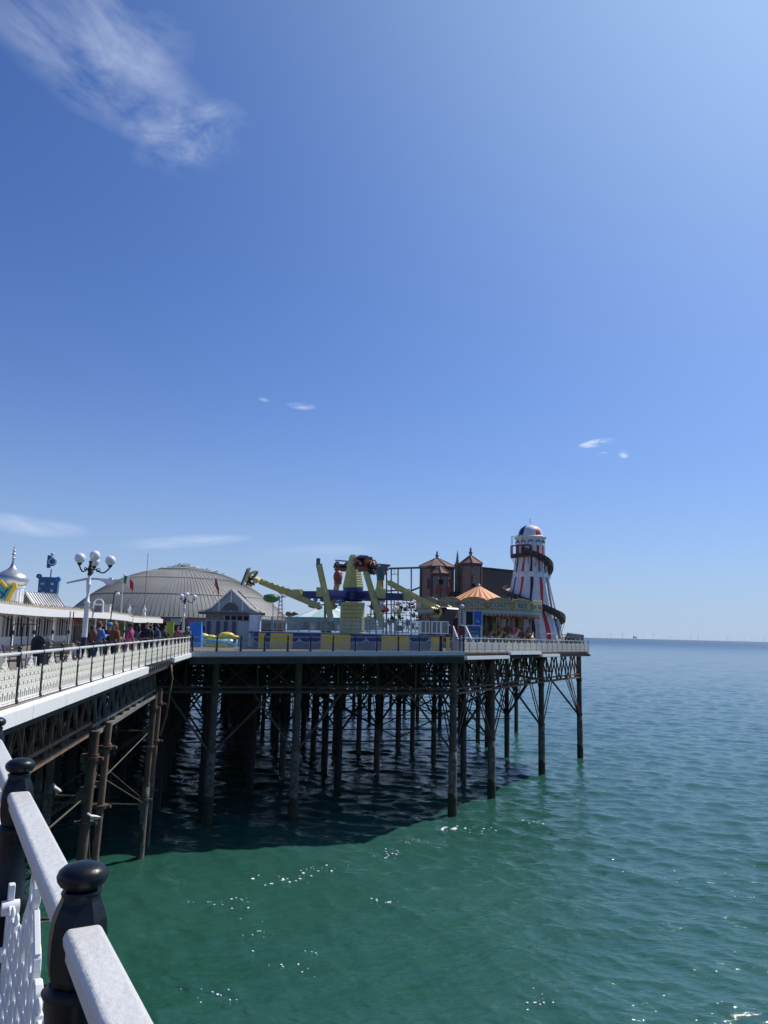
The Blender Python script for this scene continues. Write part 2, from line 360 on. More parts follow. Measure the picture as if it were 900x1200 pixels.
    ls.new(prev.outputs[0], b.inputs['Normal'])
    ln = ns.new('ShaderNodeVectorMath'); ln.operation = 'LENGTH'; ls.new(tcn.outputs['Object'], ln.inputs[0])
    mr = ns.new('ShaderNodeMapRange'); mr.interpolation_type = 'SMOOTHSTEP'; mr.inputs['From Min'].default_value = 60; mr.inputs['From Max'].default_value = 2500
    mr.inputs['To Min'].default_value = .06; mr.inputs['To Max'].default_value = .36; ls.new(ln.outputs['Value'], mr.inputs['Value']); ls.new(mr.outputs[0], b.inputs['Roughness'])
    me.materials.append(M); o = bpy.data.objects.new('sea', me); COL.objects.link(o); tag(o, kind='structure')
make_sea()
# foam flecks, some painted as sun glints
fm = MB()
def fleck(px, py, r, flat=.5):
    p = onz(px, py, 0); z = float(wave(np.array([p.x]), np.array([p.y]), np.array([.3]))[0][0])+.02
    n = random.randint(5, 8); a0 = random.random()*6
    vs = [(p.x+math.cos(a0+i*6.283/n)*r*random.uniform(.6, 1.2), p.y+math.sin(a0+i*6.283/n)*r*flat*random.uniform(.6, 1.2)*2.2, z) for i in range(n)]
    fm.add(vs+[(v[0], v[1], v[2]-.05) for v in vs], [tuple(range(n))]+[(i, (i+1) % n, n+(i+1) % n, n+i) for i in range(n)])
for cx, cy, wx, wy, k, r in ((335, 1032, 38, 6, 16, .10), (262, 1057, 45, 9, 20, .07), (375, 1019, 30, 5, 12, .09), (450, 1000, 22, 6, 16, .08),
                            (490, 988, 18, 3, 10, .09), (450, 1058, 30, 8, 14, .06), (300, 1095, 25, 20, 10, .05), (350, 1135, 40, 20, 14, .045),
                            (245, 1165, 30, 10, 10, .05), (530, 970, 16, 4, 12, .11), (565, 972, 22, 3, 16, .08), (622, 964, 20, 3, 12, .08),
                            (630, 1170, 25, 14, 14, .05), (800, 1030, 50, 12, 12, .05), (880, 1048, 20, 5, 6, .05), (845, 1180, 3, 2, 2, .06)):
    for _ in range(k): fleck(random.gauss(cx, wx*.5), random.gauss(cy, wy*.5), r*.62*random.uniform(.3, 1.5)**1.4, random.uniform(.25, .6))
for _ in range(9): fleck(527+random.uniform(-9, 9), 970+random.uniform(-1, 1), .11)
tag(fm.build('foam', foamm, None), 'scattered white flecks of foam and painted sun glints on the green water in front of the pier', 'foam', kind='stuff')

# ------------------------------------------------------------------ decks
def slab(poly, th, name, mats):
    mb = MB(); n = len(poly); vs = [Vector(p) for p in poly]+[Vector(p)-Vector((0, 0, th)) for p in poly]
    mb.add(vs, [tuple(range(n)), tuple(range(2*n-1, n-1, -1))]+[(i, n+i, n+(i+1) % n, (i+1) % n) for i in range(n)])
    return tag(mb.build(name, mats), kind='structure')
eJ = wk(46); ub, vb = touv(cC)
D1 = uv(ub+.3, 90, 11.5); D2 = uv(-62, 90, 11.5); D3 = uv(-62, -2, 11.4)
tr_ = lambda P, z: Vector((P.x, P.y, z))
slab([cA, cB, cC, D1, D2, D3], .45, 'pier_deck', plank)
wl0 = Vector((-24, -12, 11.35)); wl1 = tr_(wk(51.0), 11.354)
slab([tr_(wk(-12), 11.354), wl1, tr_(wk(51.0, 20), 11.354), tr_(wk(-12, 20), 11.354)], .35, 'walkway_deck', plank)
NR0 = onz(150, 1195, 12.36); NRd = (onz(0, 880, 12.36)-NR0); NRd.z = 0; NRd.normalize(); NRn = Vector((NRd.y, -NRd.x, 0))
nb0 = NR0-NRd*4+NRn*.2; nb1 = NR0+NRd*14+NRn*.2
slab([tr_(nb0, 11.35), tr_(nb1, 11.35), tr_(wk(11.5, .01), 11.35), tr_(wk(-8, .01), 11.35), tr_(nb0+Vector((-1, -5, 0)), 11.35)], .3, 'viewing_bay_deck', plank)

# ------------------------------------------------------------------ railings
X3, Z3 = Vector((1, 0, 0)), Vector((0, 0, 1))
def panel_mesh(w, th, style, near=False):
    """ornamental cast panel in the XZ plane, x from 0 to w, body .72 high with a raised centre"""
    b = MB(); h = w/2
    def top(x):
        d = abs(x-h)/h
        return .66+.10*max(0, 1-d*2.2)+.05*max(0, math.cos(d*math.pi*3.2))*(1-d)
    def rect(x0, x1, z0, z1): b.box(((x0+x1)/2, 0, (z0+z1)/2), (x1-x0, th, z1-z0))
    rect(0, w, .06, .10)
    rect(0, .035, .0, .74); rect(w-.035, w, .0, .74)
    ns = 12 if near else 8
    if style == 'fret':
        n = 11 if not near else 10
        for i in range(1, n):
            x = w*i/n; rect(x-.021, x+.021, .0 if i % 2 else .06, top(x))
            b.ball((x, 0, top(x)+.012), .024, 8, sy=th/.03*.5)
        for z, s in ((.24, 0), (.40, 1), (.56, 0)):
            for i in range(n):
                if (i+s) % 2 == 0 or near: rect(w*i/n+.0135, w*(i+1)/n-.0135, z-.018, z+.018)
                b.ring((w*(i+.5)/n, 0, z+.07), X3, Z3, .034, .026, th*.9, ns)
    else:
        n = 9; c = w/n
        for i in range(-8, n+1):
            for sgn in (1, -1):
                x0 = i*c; P = []
                for z in (.08, top(min(max(x0, 0), w))-.04):
                    x = x0+sgn*(z-.08)*.9 if sgn > 0 else (w-x0)+sgn*(z-.08)*.9
                    P.append((x, z))
                (xa, za), (xb, zb) = P
                lo, hi = .02, w-.02
                ts = [0, 1]
                dx = xb-xa
                if dx:
                    t0, t1 = sorted(((lo-xa)/dx, (hi-xa)/dx)); ts = [max(0, t0), min(1, t1)]
                if ts[1]-ts[0] > .05:
                    A_ = (xa+dx*ts[0], 0, za+(zb-za)*ts[0]); B_ = (xa+dx*ts[1], 0, za+(zb-za)*ts[1]); b.bar(A_, B_, .020, th*.8 if sgn > 0 else th*.7, up=Vector((0, 1, 0)))
        for i in range(6):
            x = w*(i+.5)/6; b.ring((x, 0, top(x)-.03), X3, Z3, .035, .02, th, ns)
        pts = [(w*i/24, top(w*i/24)) for i in range(25)]
        for (x0, z0), (x1, z1) in zip(pts, pts[1:]): b.bar((x0, 0, z0), (x1, 0, z1), .028, th, up=Vector((0, 1, 0)))
    # raised centre ornament
    for z, r in ((.80, .055), (.90, .04)): b.ring((h, 0, z), X3, Z3, r, .026, th, ns+4)
    rect(h-.018, h+.018, .92, 1.0); b.prism([(-.05, .74), (0, .70), (.05, .74), (0, .86)], (h, 0, 0), X3, Z3, th*1.1)
    for s in (-1, 1):
        b.ring((h+s*.12, 0, .74), X3, Z3, .045, .022, th, ns); b.ring((h+s*.22, 0, .69), X3, Z3, .035, .02, th, ns)
        b.bar((h+s*.06, 0, .86), (h+s*.16, 0, .77), .022, th*.8, up=Vector((0, 1, 0)))
    return b
def post_mesh(sc=1.0, n=10):
    b = MB(); k = sc
    b.lathe((0, 0, 0), [(.085*k, 0), (.085*k, .06), (.06*k, .09), (.055*k, .5), (.07*k, .52), (.07*k, .56), (.05*k, .59), (.05*k, .84), (.065*k, .88), (.065*k, 1.02),
                        (.045*k, 1.06), (.035*k, 1.10), (.06*k, 1.115), (.062*k, 1.14), (.04*k, 1.17), (0.005, 1.18)], n)
    return b
def handrail(b, P, Q, w=.075, h=.06):
    b.bar(P, Q, w, h*.6); b.bar(P-Vector((0, 0, h*.45)), Q-Vector((0, 0, h*.45)), w*.7, h*.4)
PCACHE = {}
def railing(P, Q, n, label, style, pmat, rmat, postm, th=.03, group=None, posts=True, postsc=1.0):
    P, Q = Vector(P), Vector(Q); L = (Q-P).length; d = (Q-P)/L; step = L/n; rz = math.atan2(d.y, d.x)
    key = (round(step, 2), style, th, pmat.name)
    if key not in PCACHE: PCACHE[key] = panel_mesh(step-.12, th, style).mesh('panel', pmat)
    if ('post', postsc, postm.name) not in PCACHE: PCACHE[('post', postsc, postm.name)] = post_mesh(postsc).mesh('post', postm)
    t = thing('railing', P, label, 'railing', group)
    hb = MB(); handrail(hb, P+Vector((0, 0, 1.03)), Q+Vector((0, 0, 1.03))); hb.build('handrail', rmat, t)
    fb = MB(); fb.bar(P+Vector((0, 0, .03)), Q+Vector((0, 0, .03)), .05, .03); fb.build('foot_rail', rmat, t)
    for i in range(n+1): inst('post', PCACHE[('post', postsc, postm.name)], t, (P+d*step*i)-P)
    for i in range(n):
        q = (d*(step*i+.06)); inst('panel', PCACHE[key], t, q, rot=Euler((0, -math.atan2(d.z, math.hypot(d.x, d.y)), rz)))
    return t
RJ = wk(12.5); RJ.z = 11.35; RA = wk(50.0); RA.z = 11.36
inA = cA+VV*.25+UU*.15; inB = cB+VV*.25-UU*.15
railing(tr_(wk(13, .15), 11.36), tr_(cA+VV*.15, 11.36), 23, 'sunlit cream fretwork railing with black posts along the walkway at the left', 'fret', cream, white, blackm, .03, postsc=.8)
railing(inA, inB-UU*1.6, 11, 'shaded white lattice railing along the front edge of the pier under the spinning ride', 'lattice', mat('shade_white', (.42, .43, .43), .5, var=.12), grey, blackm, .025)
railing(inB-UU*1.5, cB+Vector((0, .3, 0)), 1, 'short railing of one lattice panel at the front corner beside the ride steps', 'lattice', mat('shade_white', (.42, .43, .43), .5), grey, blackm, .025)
dBC = (cC-cB).normalized(); nBC = Vector((-dBC.y, dBC.x, 0))
railing(cB+nBC*.25, cC+nBC*.25, 22, 'long white fretwork railing on the angled edge below the carousel and helter skelter', 'fret', mat('pale_cream_paint', (.6, .58, .52), .5, var=.1), white, grey, .05)
railing(cC+nBC*.25+UU*.0, tr_(D1+Vector((-.3, 0, 0)), 11.55), 40, 'white railing running back out of sight from the far right corner of the pier', 'fret', mat('pale_cream_paint', (.6, .58, .52), .5), white, grey, .05)
# near railing, cast posts with mushroom caps
def near_post():
    b = MB(); k = 1
    b.lathe((0, 0, 0), [(.10, 0), (.10, .12), (.075, .16), (.058, .60), (.072, .615), (.076, .64), (.070, .665), (.056, .68), (.055, .86), (.060, .90), (.067, .915), (.052, .93)], 28)
    # body block through which the rail passes
    b.lathe((0, 0, 0), [(.050, .925), (.056, .945), (.060, .965), (.062, .985), (.062, 1.03), (.060, 1.045), (.058, 1.062), (.050, 1.085), (.043, 1.10), (.040, 1.118)], 8, False, a0=.39)
    b.lathe((0, 0, 0), [(.040, 1.108), (.043, 1.114), (.040, 1.120)], 24); b.box((.062, 0, .99), (.02, .05, .08)); b.box((-.062, 0, .99), (.02, .05, .08))
    return b.mesh('post', blackp)
def near_knob():
    b = MB(); b.lathe((0, 0, 0), [(.034, 1.120), (.040, 1.130), (.053, 1.138), (.0605, 1.150), (.0625, 1.161), (.058, 1.173), (.046, 1.184), (.029, 1.190), (.012, 1.1925), (.001, 1.193)], 36)
    return b.mesh('cap', blackp)
def near_lug():
    b = MB(); b.box((0, -.075, .845), (.05, .06, .07)); b.box((0, -.08, .80), (.03, .05, .03))
    for s in (-1, 1): b.tube((0, 0, .845), (s*.001, -.12, .845), .012, n=8)
    return b.mesh('lug', blackp)
NP, NK, NL = near_post(), near_knob(), near_lug()
p1 = onz(97, 1075, 12.36)          # where the rail passes through the nearest post
tP = (p1-NR0).dot(NRd); base = NR0+NRd*tP; base.z = 11.30
t = thing('railing', base, 'close-up white handrail with glossy black mushroom-capped posts at the bottom left', 'railing')
rzn = math.atan2(NRd.y, NRd.x)
STEP = 1.52
for i in range(-1, 9):
    q = NRd*STEP*i
    o = inst('post', NP, t, q, rzn); k = inst('cap', NK, o, (0, 0, .175), scale=(.88, .88, .84)); l = inst('lug', NL, o, (0, 0, 0))
def rail_profile(b, P, Q):
    # moulded timber-look top rail: cross-section polygon swept
    prof = [(-.034, -.045), (.034, -.045), (.034, -.022), (.040, -.014), (.042, .004), (.039, .014), (.031, .021), (-.031, .021), (-.039, .014), (-.042, .004), (-.040, -.014), (-.034, -.022)]
    x, y, d = frame(Q-P); n = len(prof)
    vs = [PP+x*(a*.98)+y*c for PP in (P, Q) for a, c in prof]
    b.add(vs, [tuple(range(n-1, -1, -1)), tuple(range(n, 2*n))]+[(i, (i+1) % n, n+(i+1) % n, n+i) for i in range(n)])
for i in range(-1, 8):
    b = MB(); P = base+NRd*(STEP*i+.058)+Vector((0, 0, 1.04)); Q = base+NRd*(STEP*(i+1)-.058)+Vector((0, 0, 1.04))
    rail_profile(b, P, Q); o = b.build('handrail', whiten, t)
    bv = o.modifiers.new('b', 'BEVEL'); bv.width = .004; bv.segments = 2; bv.limit_method = 'ANGLE'
nearpan = panel_mesh(STEP-.17, .022, 'fret', True)
for z in (.30, .50, .66):
    for x in (.03, STEP-.20): nearpan.tube((x, -.03, z), (x, .03, z), .026, n=14)
npm = nearpan.mesh('panel', white)
for i in range(-1, 8):
    o = inst('panel', npm, t, NRd*(STEP*i+.085)+Vector((0, 0, -.0)), rzn)
    bv = o.modifiers.new('b', 'BEVEL'); bv.width = .003; bv.segments = 1; bv.limit_method = 'ANGLE'
# ------------------------------------------------------------------ fascias
def fascia(P, Q, h, th, m_, label, drop=0.0, rnd=False, cut=None):
    P, Q = Vector(P), Vector(Q); b = MB(); d = (Q-P).normalized()
    for s0, s1 in (cut or [(0, 1)]):
        a, c = P.lerp(Q, s0), P.lerp(Q, s1); z = Vector((0, 0, -h/2-drop))
        if rnd: b.tube(a+z, c+z, h/2, n=12)
        else: b.bar(a+z, c+z, th, h)
    o = b.build('fascia', m_, None, off=P); return tag(o, label, 'fascia')
t = thing('edge_fascia', wk(10)+Vector((0, 0, 11.3)), 'sunlit white rounded fascia along the walkway edge below the cream railing', 'fascia')
for i in range(9):
    y0, y1 = 8+i*2.75, 8+(i+1)*2.75-.025
    b = MB(); P, Q = wk(y0, -.16), wk(y1, -.16); P.z = Q.z = 11.22; b.bar(P+Vector((0, 0, .02)), Q+Vector((0, 0, .02)), .30, .20); b.bar(P+Vector((.10, 0, -.11)), Q+Vector((.10, 0, -.11)), .10, .08); b.build('fascia_section', white, t)
b = MB(); P, Q = wk(42.5, -.16), tr_(cA-VV*.2, 0); P.z = Q.z = 11.22; b.bar(P, Q, .3, .24); b.build('fascia_section', white, t)
b = MB(); P, Q = wk(8, .12), wk(50, .12); P.z = Q.z = 10.98; b.bar(P, Q, .16, .35)
for i in range(26):
    p = wk(31+i*.72, -.02); p.z = 11.1; b.box(p, (.28, .12, .12))
tag(b.build('edge_beam', timber, None, off=P), 'dark timber edge beam under the walkway railing behind the white fascia', 'beam')
cM = cA.lerp(cB, .755)
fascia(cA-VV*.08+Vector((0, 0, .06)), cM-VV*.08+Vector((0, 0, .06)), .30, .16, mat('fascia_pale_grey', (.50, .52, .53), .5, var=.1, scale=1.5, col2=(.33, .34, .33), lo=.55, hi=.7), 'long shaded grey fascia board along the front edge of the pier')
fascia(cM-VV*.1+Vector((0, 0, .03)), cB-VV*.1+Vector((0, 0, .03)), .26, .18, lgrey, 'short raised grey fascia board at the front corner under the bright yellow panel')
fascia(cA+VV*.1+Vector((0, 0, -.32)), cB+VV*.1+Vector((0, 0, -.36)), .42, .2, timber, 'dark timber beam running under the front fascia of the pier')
fascia(cB+nBC*.1+Vector((0, 0, -.1)), cC+nBC*.1+Vector((0, 0, -.1)), .42, .2, timber, 'dark timber beam under the angled right edge of the pier')
t = thing('edge_fascia', cB, 'broken row of sunlit white rolled fascia pieces under the angled railing at the right', 'fascia')
for s0, s1, dz in ((.0, .26, -.32), (.27, .345, -.02), (.35, .42, -.02), (.425, .5, -.02), (.51, .66, -.25), (.955, 1.0, -.1)):
    b = MB(); a, c = cB.lerp(cC, s0)-nBC*.12, cB.lerp(cC, s1)-nBC*.12; b.bar(a+Vector((0, 0, dz-.1)), c+Vector((0, 0, dz-.1)), .28, .24); b.build('fascia_section', white, t)

# ------------------------------------------------------------------ piles and girders
ZB = 8.6
class PileKit: pass
def pile(p, label, group=None, r=.30, dirs=(), rk=(0, 0), mt=rust, top=11.1, zk=4.6, sl=None):
    p = Vector((p.x, p.y, 0)); t = thing('pile', p, label, 'pile', group)
    tp = p+Vector((rk[0], rk[1], top)); a = p.lerp(tp, zk/top)
    b = MB(); b.tube(a, tp, r*.86, n=14); b.tube(a+Vector((0, 0, -.06)), a+Vector((0, 0, .10)), r*1.1, n=14); b.tube(tp-Vector((0, 0, .4+top-ZB)), tp-Vector((0, 0, .15+top-ZB)), r*1.05, n=14)
    b.build('shaft', mt, t)
    b = MB(); k = 9; pts = [(p-Vector((0, 0, 2.5))).lerp(a, i/k) for i in range(k+1)]
    b.path(pts, [r*random.uniform(.97, 1.07) for _ in pts], 14); b.build('sleeve', sl or barn, t)
    if sl is None:
        b = MB(); hw_ = random.uniform(.7, 1.3); wp2 = [(p-Vector((0, 0, .6))).lerp(p+(a-p)*((hw_+.6)/zk), i/5) for i in range(6)]
        b.path(wp2, [r*random.uniform(1.05, 1.14) for _ in wp2], 14); b.build('weed_band', weed, t)
    for d, L in dirs:
        d = Vector((d.x, d.y, 0)).normalized(); b = MB()
        for s in (-1, 1):
            sd_ = Vector((-d.y, d.x, 0))*.11*s
            b.bar(a+d*r*.7+sd_+Vector((0, 0, .05)), a+d*L+sd_+Vector((0, 0, ZB-a.z)), .06, .13)
        b.build('knee_brace', mt, t)
    return t
def girder(P, Q, zt, zb, label, group=None, mt=rust, step=1.6, w=.12, detail=2):
    P, Q = Vector((P.x, P.y, 0)), Vector((Q.x, Q.y, 0)); L = (Q-P).length; n = max(2, round(L/step)); d = (Q-P)/L
    t = thing('lattice_girder', P+Vector((0, 0, zb)), label, 'girder', group)
    Zt, Zb = Vector((0, 0, zt)), Vector((0, 0, zb)); s = Vector((-d.y, d.x, 0))*.09
    b = MB(); b.bar(P+Zt, Q+Zt, .3, .14); b.build('top_chord', mt, t)
    b = MB(); b.bar(P+Zb, Q+Zb, .34, .16)
    if detail > 1: b.bar(P+Zb+Vector((0, 0, .34)), Q+Zb+Vector((0, 0, .34)), .26, .11)
    b.build('bottom_chord', mt, t)
    b = MB()
    for i in range(n):
        a, c = P+d*(L*i/n), P+d*(L*(i+1)/n); u_, v_ = (Zb, Zt) if i % 2 == 0 else (Zt, Zb)
        b.bar(a+u_+s, c+v_+s, w, .05)
        if detail > 1: b.bar(a+v_-s, c+u_-s, w, .05)
        if i: b.bar(a+Zb, a+Zt, w*.8, .08, up=d)
    b.build('web', mt, t); return t
pf = [onz(243, 963, 0), onz(343, 958, 0), None, onz(530, 955, 0), onz(576, 935, 0), onz(635, 907, 0), onz(680, 888, 0)]
lab = ['grey barnacled front pile under the kiosk, leftmost of the front row', 'barnacled front pile under the left half of the spinning ride', None,
       'rusty front corner pile of the pier with its knee braces, nearest in the open water', 'second pile back from the front corner on the angled right edge',
       'third pile back from the front corner on the angled right edge', 'outermost pile at the far right corner of the pier']
dch = (pf[6]-pf[3]).normalized()
for i, p in enumerate(pf):
    if p is None: continue
    if i < 3: dirs = [(UU, 3.2 if i else 4.0), (-UU, 3.2), (VV, 3.0)]
    elif i == 3: dirs = [(-UU, 3.4), (dch, 2.6), (VV, 3.0)]
    elif i == 6: dirs = [(-dch, 3.4), (-UU, 3.6), (VV, 3.4)]
    else: dirs = [(dch, 3.0), (-dch, 3.0), (-UU, 3.4)]
    pile(p, lab[i], None, .31, dirs, mt=rust if i > 2 else dirty)
TOPZ = 11.02
girder(uv(-4, .0), pf[0], TOPZ, ZB, 'dark lattice girder behind the leftmost front pile, under the blue hoarding', mt=dirty, step=2.9)
girder(pf[0], pf[1], TOPZ, ZB, 'dark lattice girder between the two left front piles', mt=dirty, step=2.9)
girder(pf[1], pf[3], TOPZ, ZB, 'long lattice girder between the left front piles and the front corner pile', mt=rust, step=2.9)
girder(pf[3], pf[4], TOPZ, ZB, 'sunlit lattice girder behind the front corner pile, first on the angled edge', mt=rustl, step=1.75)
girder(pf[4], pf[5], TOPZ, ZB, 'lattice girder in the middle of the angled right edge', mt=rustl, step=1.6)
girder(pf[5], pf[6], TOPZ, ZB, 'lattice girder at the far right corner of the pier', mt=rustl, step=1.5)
# the visible second rows, then the ones in the dark
vis = [((441, 908), 'thick dark pile behind the front row, right of the two left front piles'), ((508, 890), 'slim dark pile left of the front corner pile and behind it'),
       ((543, 912), 'dark pile just right of and behind the front corner pile'), ((560, 870), 'thin distant pile between the first two piles of the angled edge'),
       ((594, 888), 'dark pile between the second and third piles of the angled edge, standing behind them'), ((605, 858), 'thin distant pile left of the third pile of the angled edge, far back'),
       ((483, 878), 'dark pile seen against bright water, left of the slim one behind the corner'), ((466, 875), 'dark pile beside the thick one of the second row'),
       ((420, 882), 'thin pale pile in the gloom under the middle of the pier'), ((392, 880), 'faint pile in the gloom left of the thin pale one'),
       ((330, 913), 'dark pile in the gloom just left of the second front pile')]
for (q, l_) in vis: pile(onz(*q, 0), l_, None, .27, [(UU, 3.0), (-UU, 3.0), (VV, 3.2), (-VV, 3.2)], mt=gloom, sl=dirty)  # dark shafts and sleeves put the under-deck shade into their colour
def inside(u, v): 
    ue = 17.4+(v)*22.1/24 if v < 24 else 40.5
    return u < ue-1
cnt = 0
for v in (7.5, 15, 23.5, 32, 41, 50, 60, 70, 80):
    us = [-44, -36, -28, -21, -14, -7, 0, 7.3, 15, 23, 31.3, 39.8]
    us = [u for u in us if inside(u, v)]
    for u in us:
        if v in (15, 23.5) and u > 6 : continue
        if v == 7.5 and u > 6: continue
        if v == 32 and u in (15, 23): continue
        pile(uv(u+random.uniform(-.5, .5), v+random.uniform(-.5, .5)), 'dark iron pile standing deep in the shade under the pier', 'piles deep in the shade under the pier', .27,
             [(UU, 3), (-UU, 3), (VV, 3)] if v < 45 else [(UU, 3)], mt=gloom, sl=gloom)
    for a, c in zip(us, us[1:]):
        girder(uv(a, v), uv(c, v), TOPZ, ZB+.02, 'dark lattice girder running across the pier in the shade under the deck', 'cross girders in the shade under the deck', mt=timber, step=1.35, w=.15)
        if v < 55:
            b = MB(); b.bar(uv(a, v, 4.4), uv(c, v, ZB-.3), .09); b.bar(uv(a, v+.1, ZB-.3), uv(c, v+.1, 4.4), .09)
            b.bar(uv(a, v-.1, 4.2), uv(c, v-.1, 4.2), .1)
            tag(b.build('cross_brace', gloom, None, off=uv(a, v, 4)), 'crossed iron tie bars between dark piles under the pier', 'brace', 'cross braces in the shade under the deck')
for v in (3.8, 11, 19, 27.5, 36.5, 45.5, 55, 65, 75, 85):
    lst = [u for u in (-44, -36, -28, -21, -14, -7, 0, 7.3, 15) if inside(u+3, v)]
    for a, c in zip(lst, lst[1:]):
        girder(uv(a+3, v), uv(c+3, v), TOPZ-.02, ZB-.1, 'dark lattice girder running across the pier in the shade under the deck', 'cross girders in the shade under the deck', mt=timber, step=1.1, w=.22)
    for a in lst:
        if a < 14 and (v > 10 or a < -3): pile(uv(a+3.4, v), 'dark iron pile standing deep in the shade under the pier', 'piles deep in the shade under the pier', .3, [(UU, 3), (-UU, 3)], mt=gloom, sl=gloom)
for v in (56, 66, 76, 86):
    for u in np.arange(-44, 7, 3.1):
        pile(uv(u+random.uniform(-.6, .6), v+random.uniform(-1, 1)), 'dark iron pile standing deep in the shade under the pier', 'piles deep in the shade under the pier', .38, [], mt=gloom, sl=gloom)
for u in (-36, -28, -21, -14, -7, 0, 7.3, 15.5, 23, 31.3, 39.8):
    vs_ = [v for v in (0, 7.5, 15, 23.5, 32, 41, 50, 60, 70, 80, 89) if inside(u-1.5, v) or v >= 24]
    for a, c in zip(vs_, vs_[1:]):
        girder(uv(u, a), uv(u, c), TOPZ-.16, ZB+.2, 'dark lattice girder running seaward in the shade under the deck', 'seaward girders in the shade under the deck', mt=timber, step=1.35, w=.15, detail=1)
# walkway trestles
def tie(P, Q, r, label, group, m_=dirty):
    b = MB(); b.tube(P, Q, r*.55, n=6)
    for f in (.0, 1.0): c = Vector(P).lerp(Vector(Q), f); b.box(c, (r*5, r*5, r*5))
    return tag(b.build('tie_rod', m_, None, off=P), label, 'tie rod', group)
def trestle(Y, off, which, lean=-.7):
    pts = []
    for k, (dy, dx) in enumerate(((-.3, 0), (2.3, .0), (-.2, 5.5), (.9, 6.4), (0, 12))):
        p = wk(Y+dy, off+dx); p.z = 0
        l_ = ['rust-brown outer pile of the %s walkway trestle', 'pale rusty pile just behind the outer one of the %s walkway trestle', 'encrusted inner pile of the %s walkway trestle, left of centre',
              'dark inner pile next to the encrusted one of the %s walkway trestle', 'far inner pile of the %s walkway trestle'][k] % which
        t = pile(p, l_, None, (.20, .155, .24, .2, .22)[k], [], rk=(.25 if k < 2 else 0, 0), mt=rustl if k == 1 else rust, top=9.25 if k < 2 else 10.9, zk=4.0)
        for z in (8.3, 6.1, 3.2):
            b = MB(); c = p+Vector((.25*z/9.25 if k < 2 else 0, 0, z)); b.tube(c-Vector((0, 0, .06)), c+Vector((0, 0, .06)), .28, n=12)
            for s in (-1, 1): b.box(c+Vector((.32*s, 0, 0)), (.16, .14, .10))
            b.build('collar', rust, t)
        pts.append(p)
    a = pts
    g = 'tie rods of the walkway trestles'
    Z = lambda p, z: Vector((p.x, p.y, z))
    for (i, z0, j, z1, r) in ((0, 7.0, 2, 7.0, .07), (0, 2.9, 2, 2.9, .09), (0, 7.2, 2, 3.2, .045), (2, 7.2, 0, 3.2, .045), (1, 6.9, 3, 2.6, .045), (2, 7.0, 4, 7.0, .07), (2, 6.9, 4, 3, .045), (4, 6.9, 2, 3, .045), (2, 2.9, 4, 2.9, .08), (0, 8.3, 1, 3.2, .06), (1, 8.2, 0, 4.3, .05)):
        o = tie(Z(a[i], z0), Z(a[j], z1), r, 'thin rusty tie rod or strut bracing the %s walkway trestle' % which, g+', '+which)
    return pts
T0 = trestle(12.5, 1.5, 'nearest'); T1 = trestle(28.8, 1.12, 'middle'); T2 = trestle(46.4, 1.35, 'farthest')
g = 'long tie rods between the walkway trestles'
for A_, B_, w_ in ((T0, T1, 'nearest and middle'), (T1, T2, 'middle and farthest')):
    for i in (0, 2):
        tie(Vector((A_[i].x, A_[i].y, 6.9)), Vector((B_[i].x, B_[i].y, 6.9)), .06, 'level iron rod running from the %s walkway trestle, %s line' % (w_, ('outer', '', 'inner')[i]), None)
        tie(Vector((A_[i].x, A_[i].y, 8.0)), Vector((B_[i].x, B_[i].y, 3.0)), .045, 'slanting rod down from the nearer of the %s walkway trestles, %s line' % (w_, ('outer', '', 'inner')[i]), None)
        if i: tie(Vector((A_[i].x, A_[i].y, 3.0)), Vector((B_[i].x, B_[i].y, 8.0)), .045, 'slanting rod up towards the farther of the %s walkway trestles, %s line' % (w_, ('outer', '', 'inner')[i]), None)
girder(wk(4, 1.2), wk(28.7, 1.2), 10.7, 9.15, 'rusty lattice girder under the near part of the walkway', mt=rustl, step=1.0, w=.09)
girder(wk(28.9, 1.2), wk(46.3, 1.2), 10.7, 9.0, 'pale lattice girder under the far part of the walkway', mt=mat('pale_grey_iron', (.17, .165, .15), .8, var=.3, col2=(.12, .07, .05), lo=.5, hi=.65), step=.95, w=.09)
girder(wk(4, 7), wk(45.5, 7), 10.7, 9.0, 'dark lattice girder under the middle of the walkway', mt=timber, step=1.2, detail=1)
girder(wk(4, 12), wk(45.5, 12), 10.7, 9.0, 'dark lattice girder under the far side of the walkway', mt=timber, step=1.2, detail=1)
# drain pipe hanging at the inner corner
b = MB(); q = onz(200, 790, 10.5); b.path([q+Vector((0, 0, .5)), q+Vector((.1, 0, -.2)), q+Vector((-.1, 0, -2.2)), q+Vector((-.35, 0, -3.2))], .06, 8)
tag(b.build('drain_pipe', rustl, None, off=q), 'thin rusty pipe hanging below the inner corner where walkway meets pier', 'pipe')

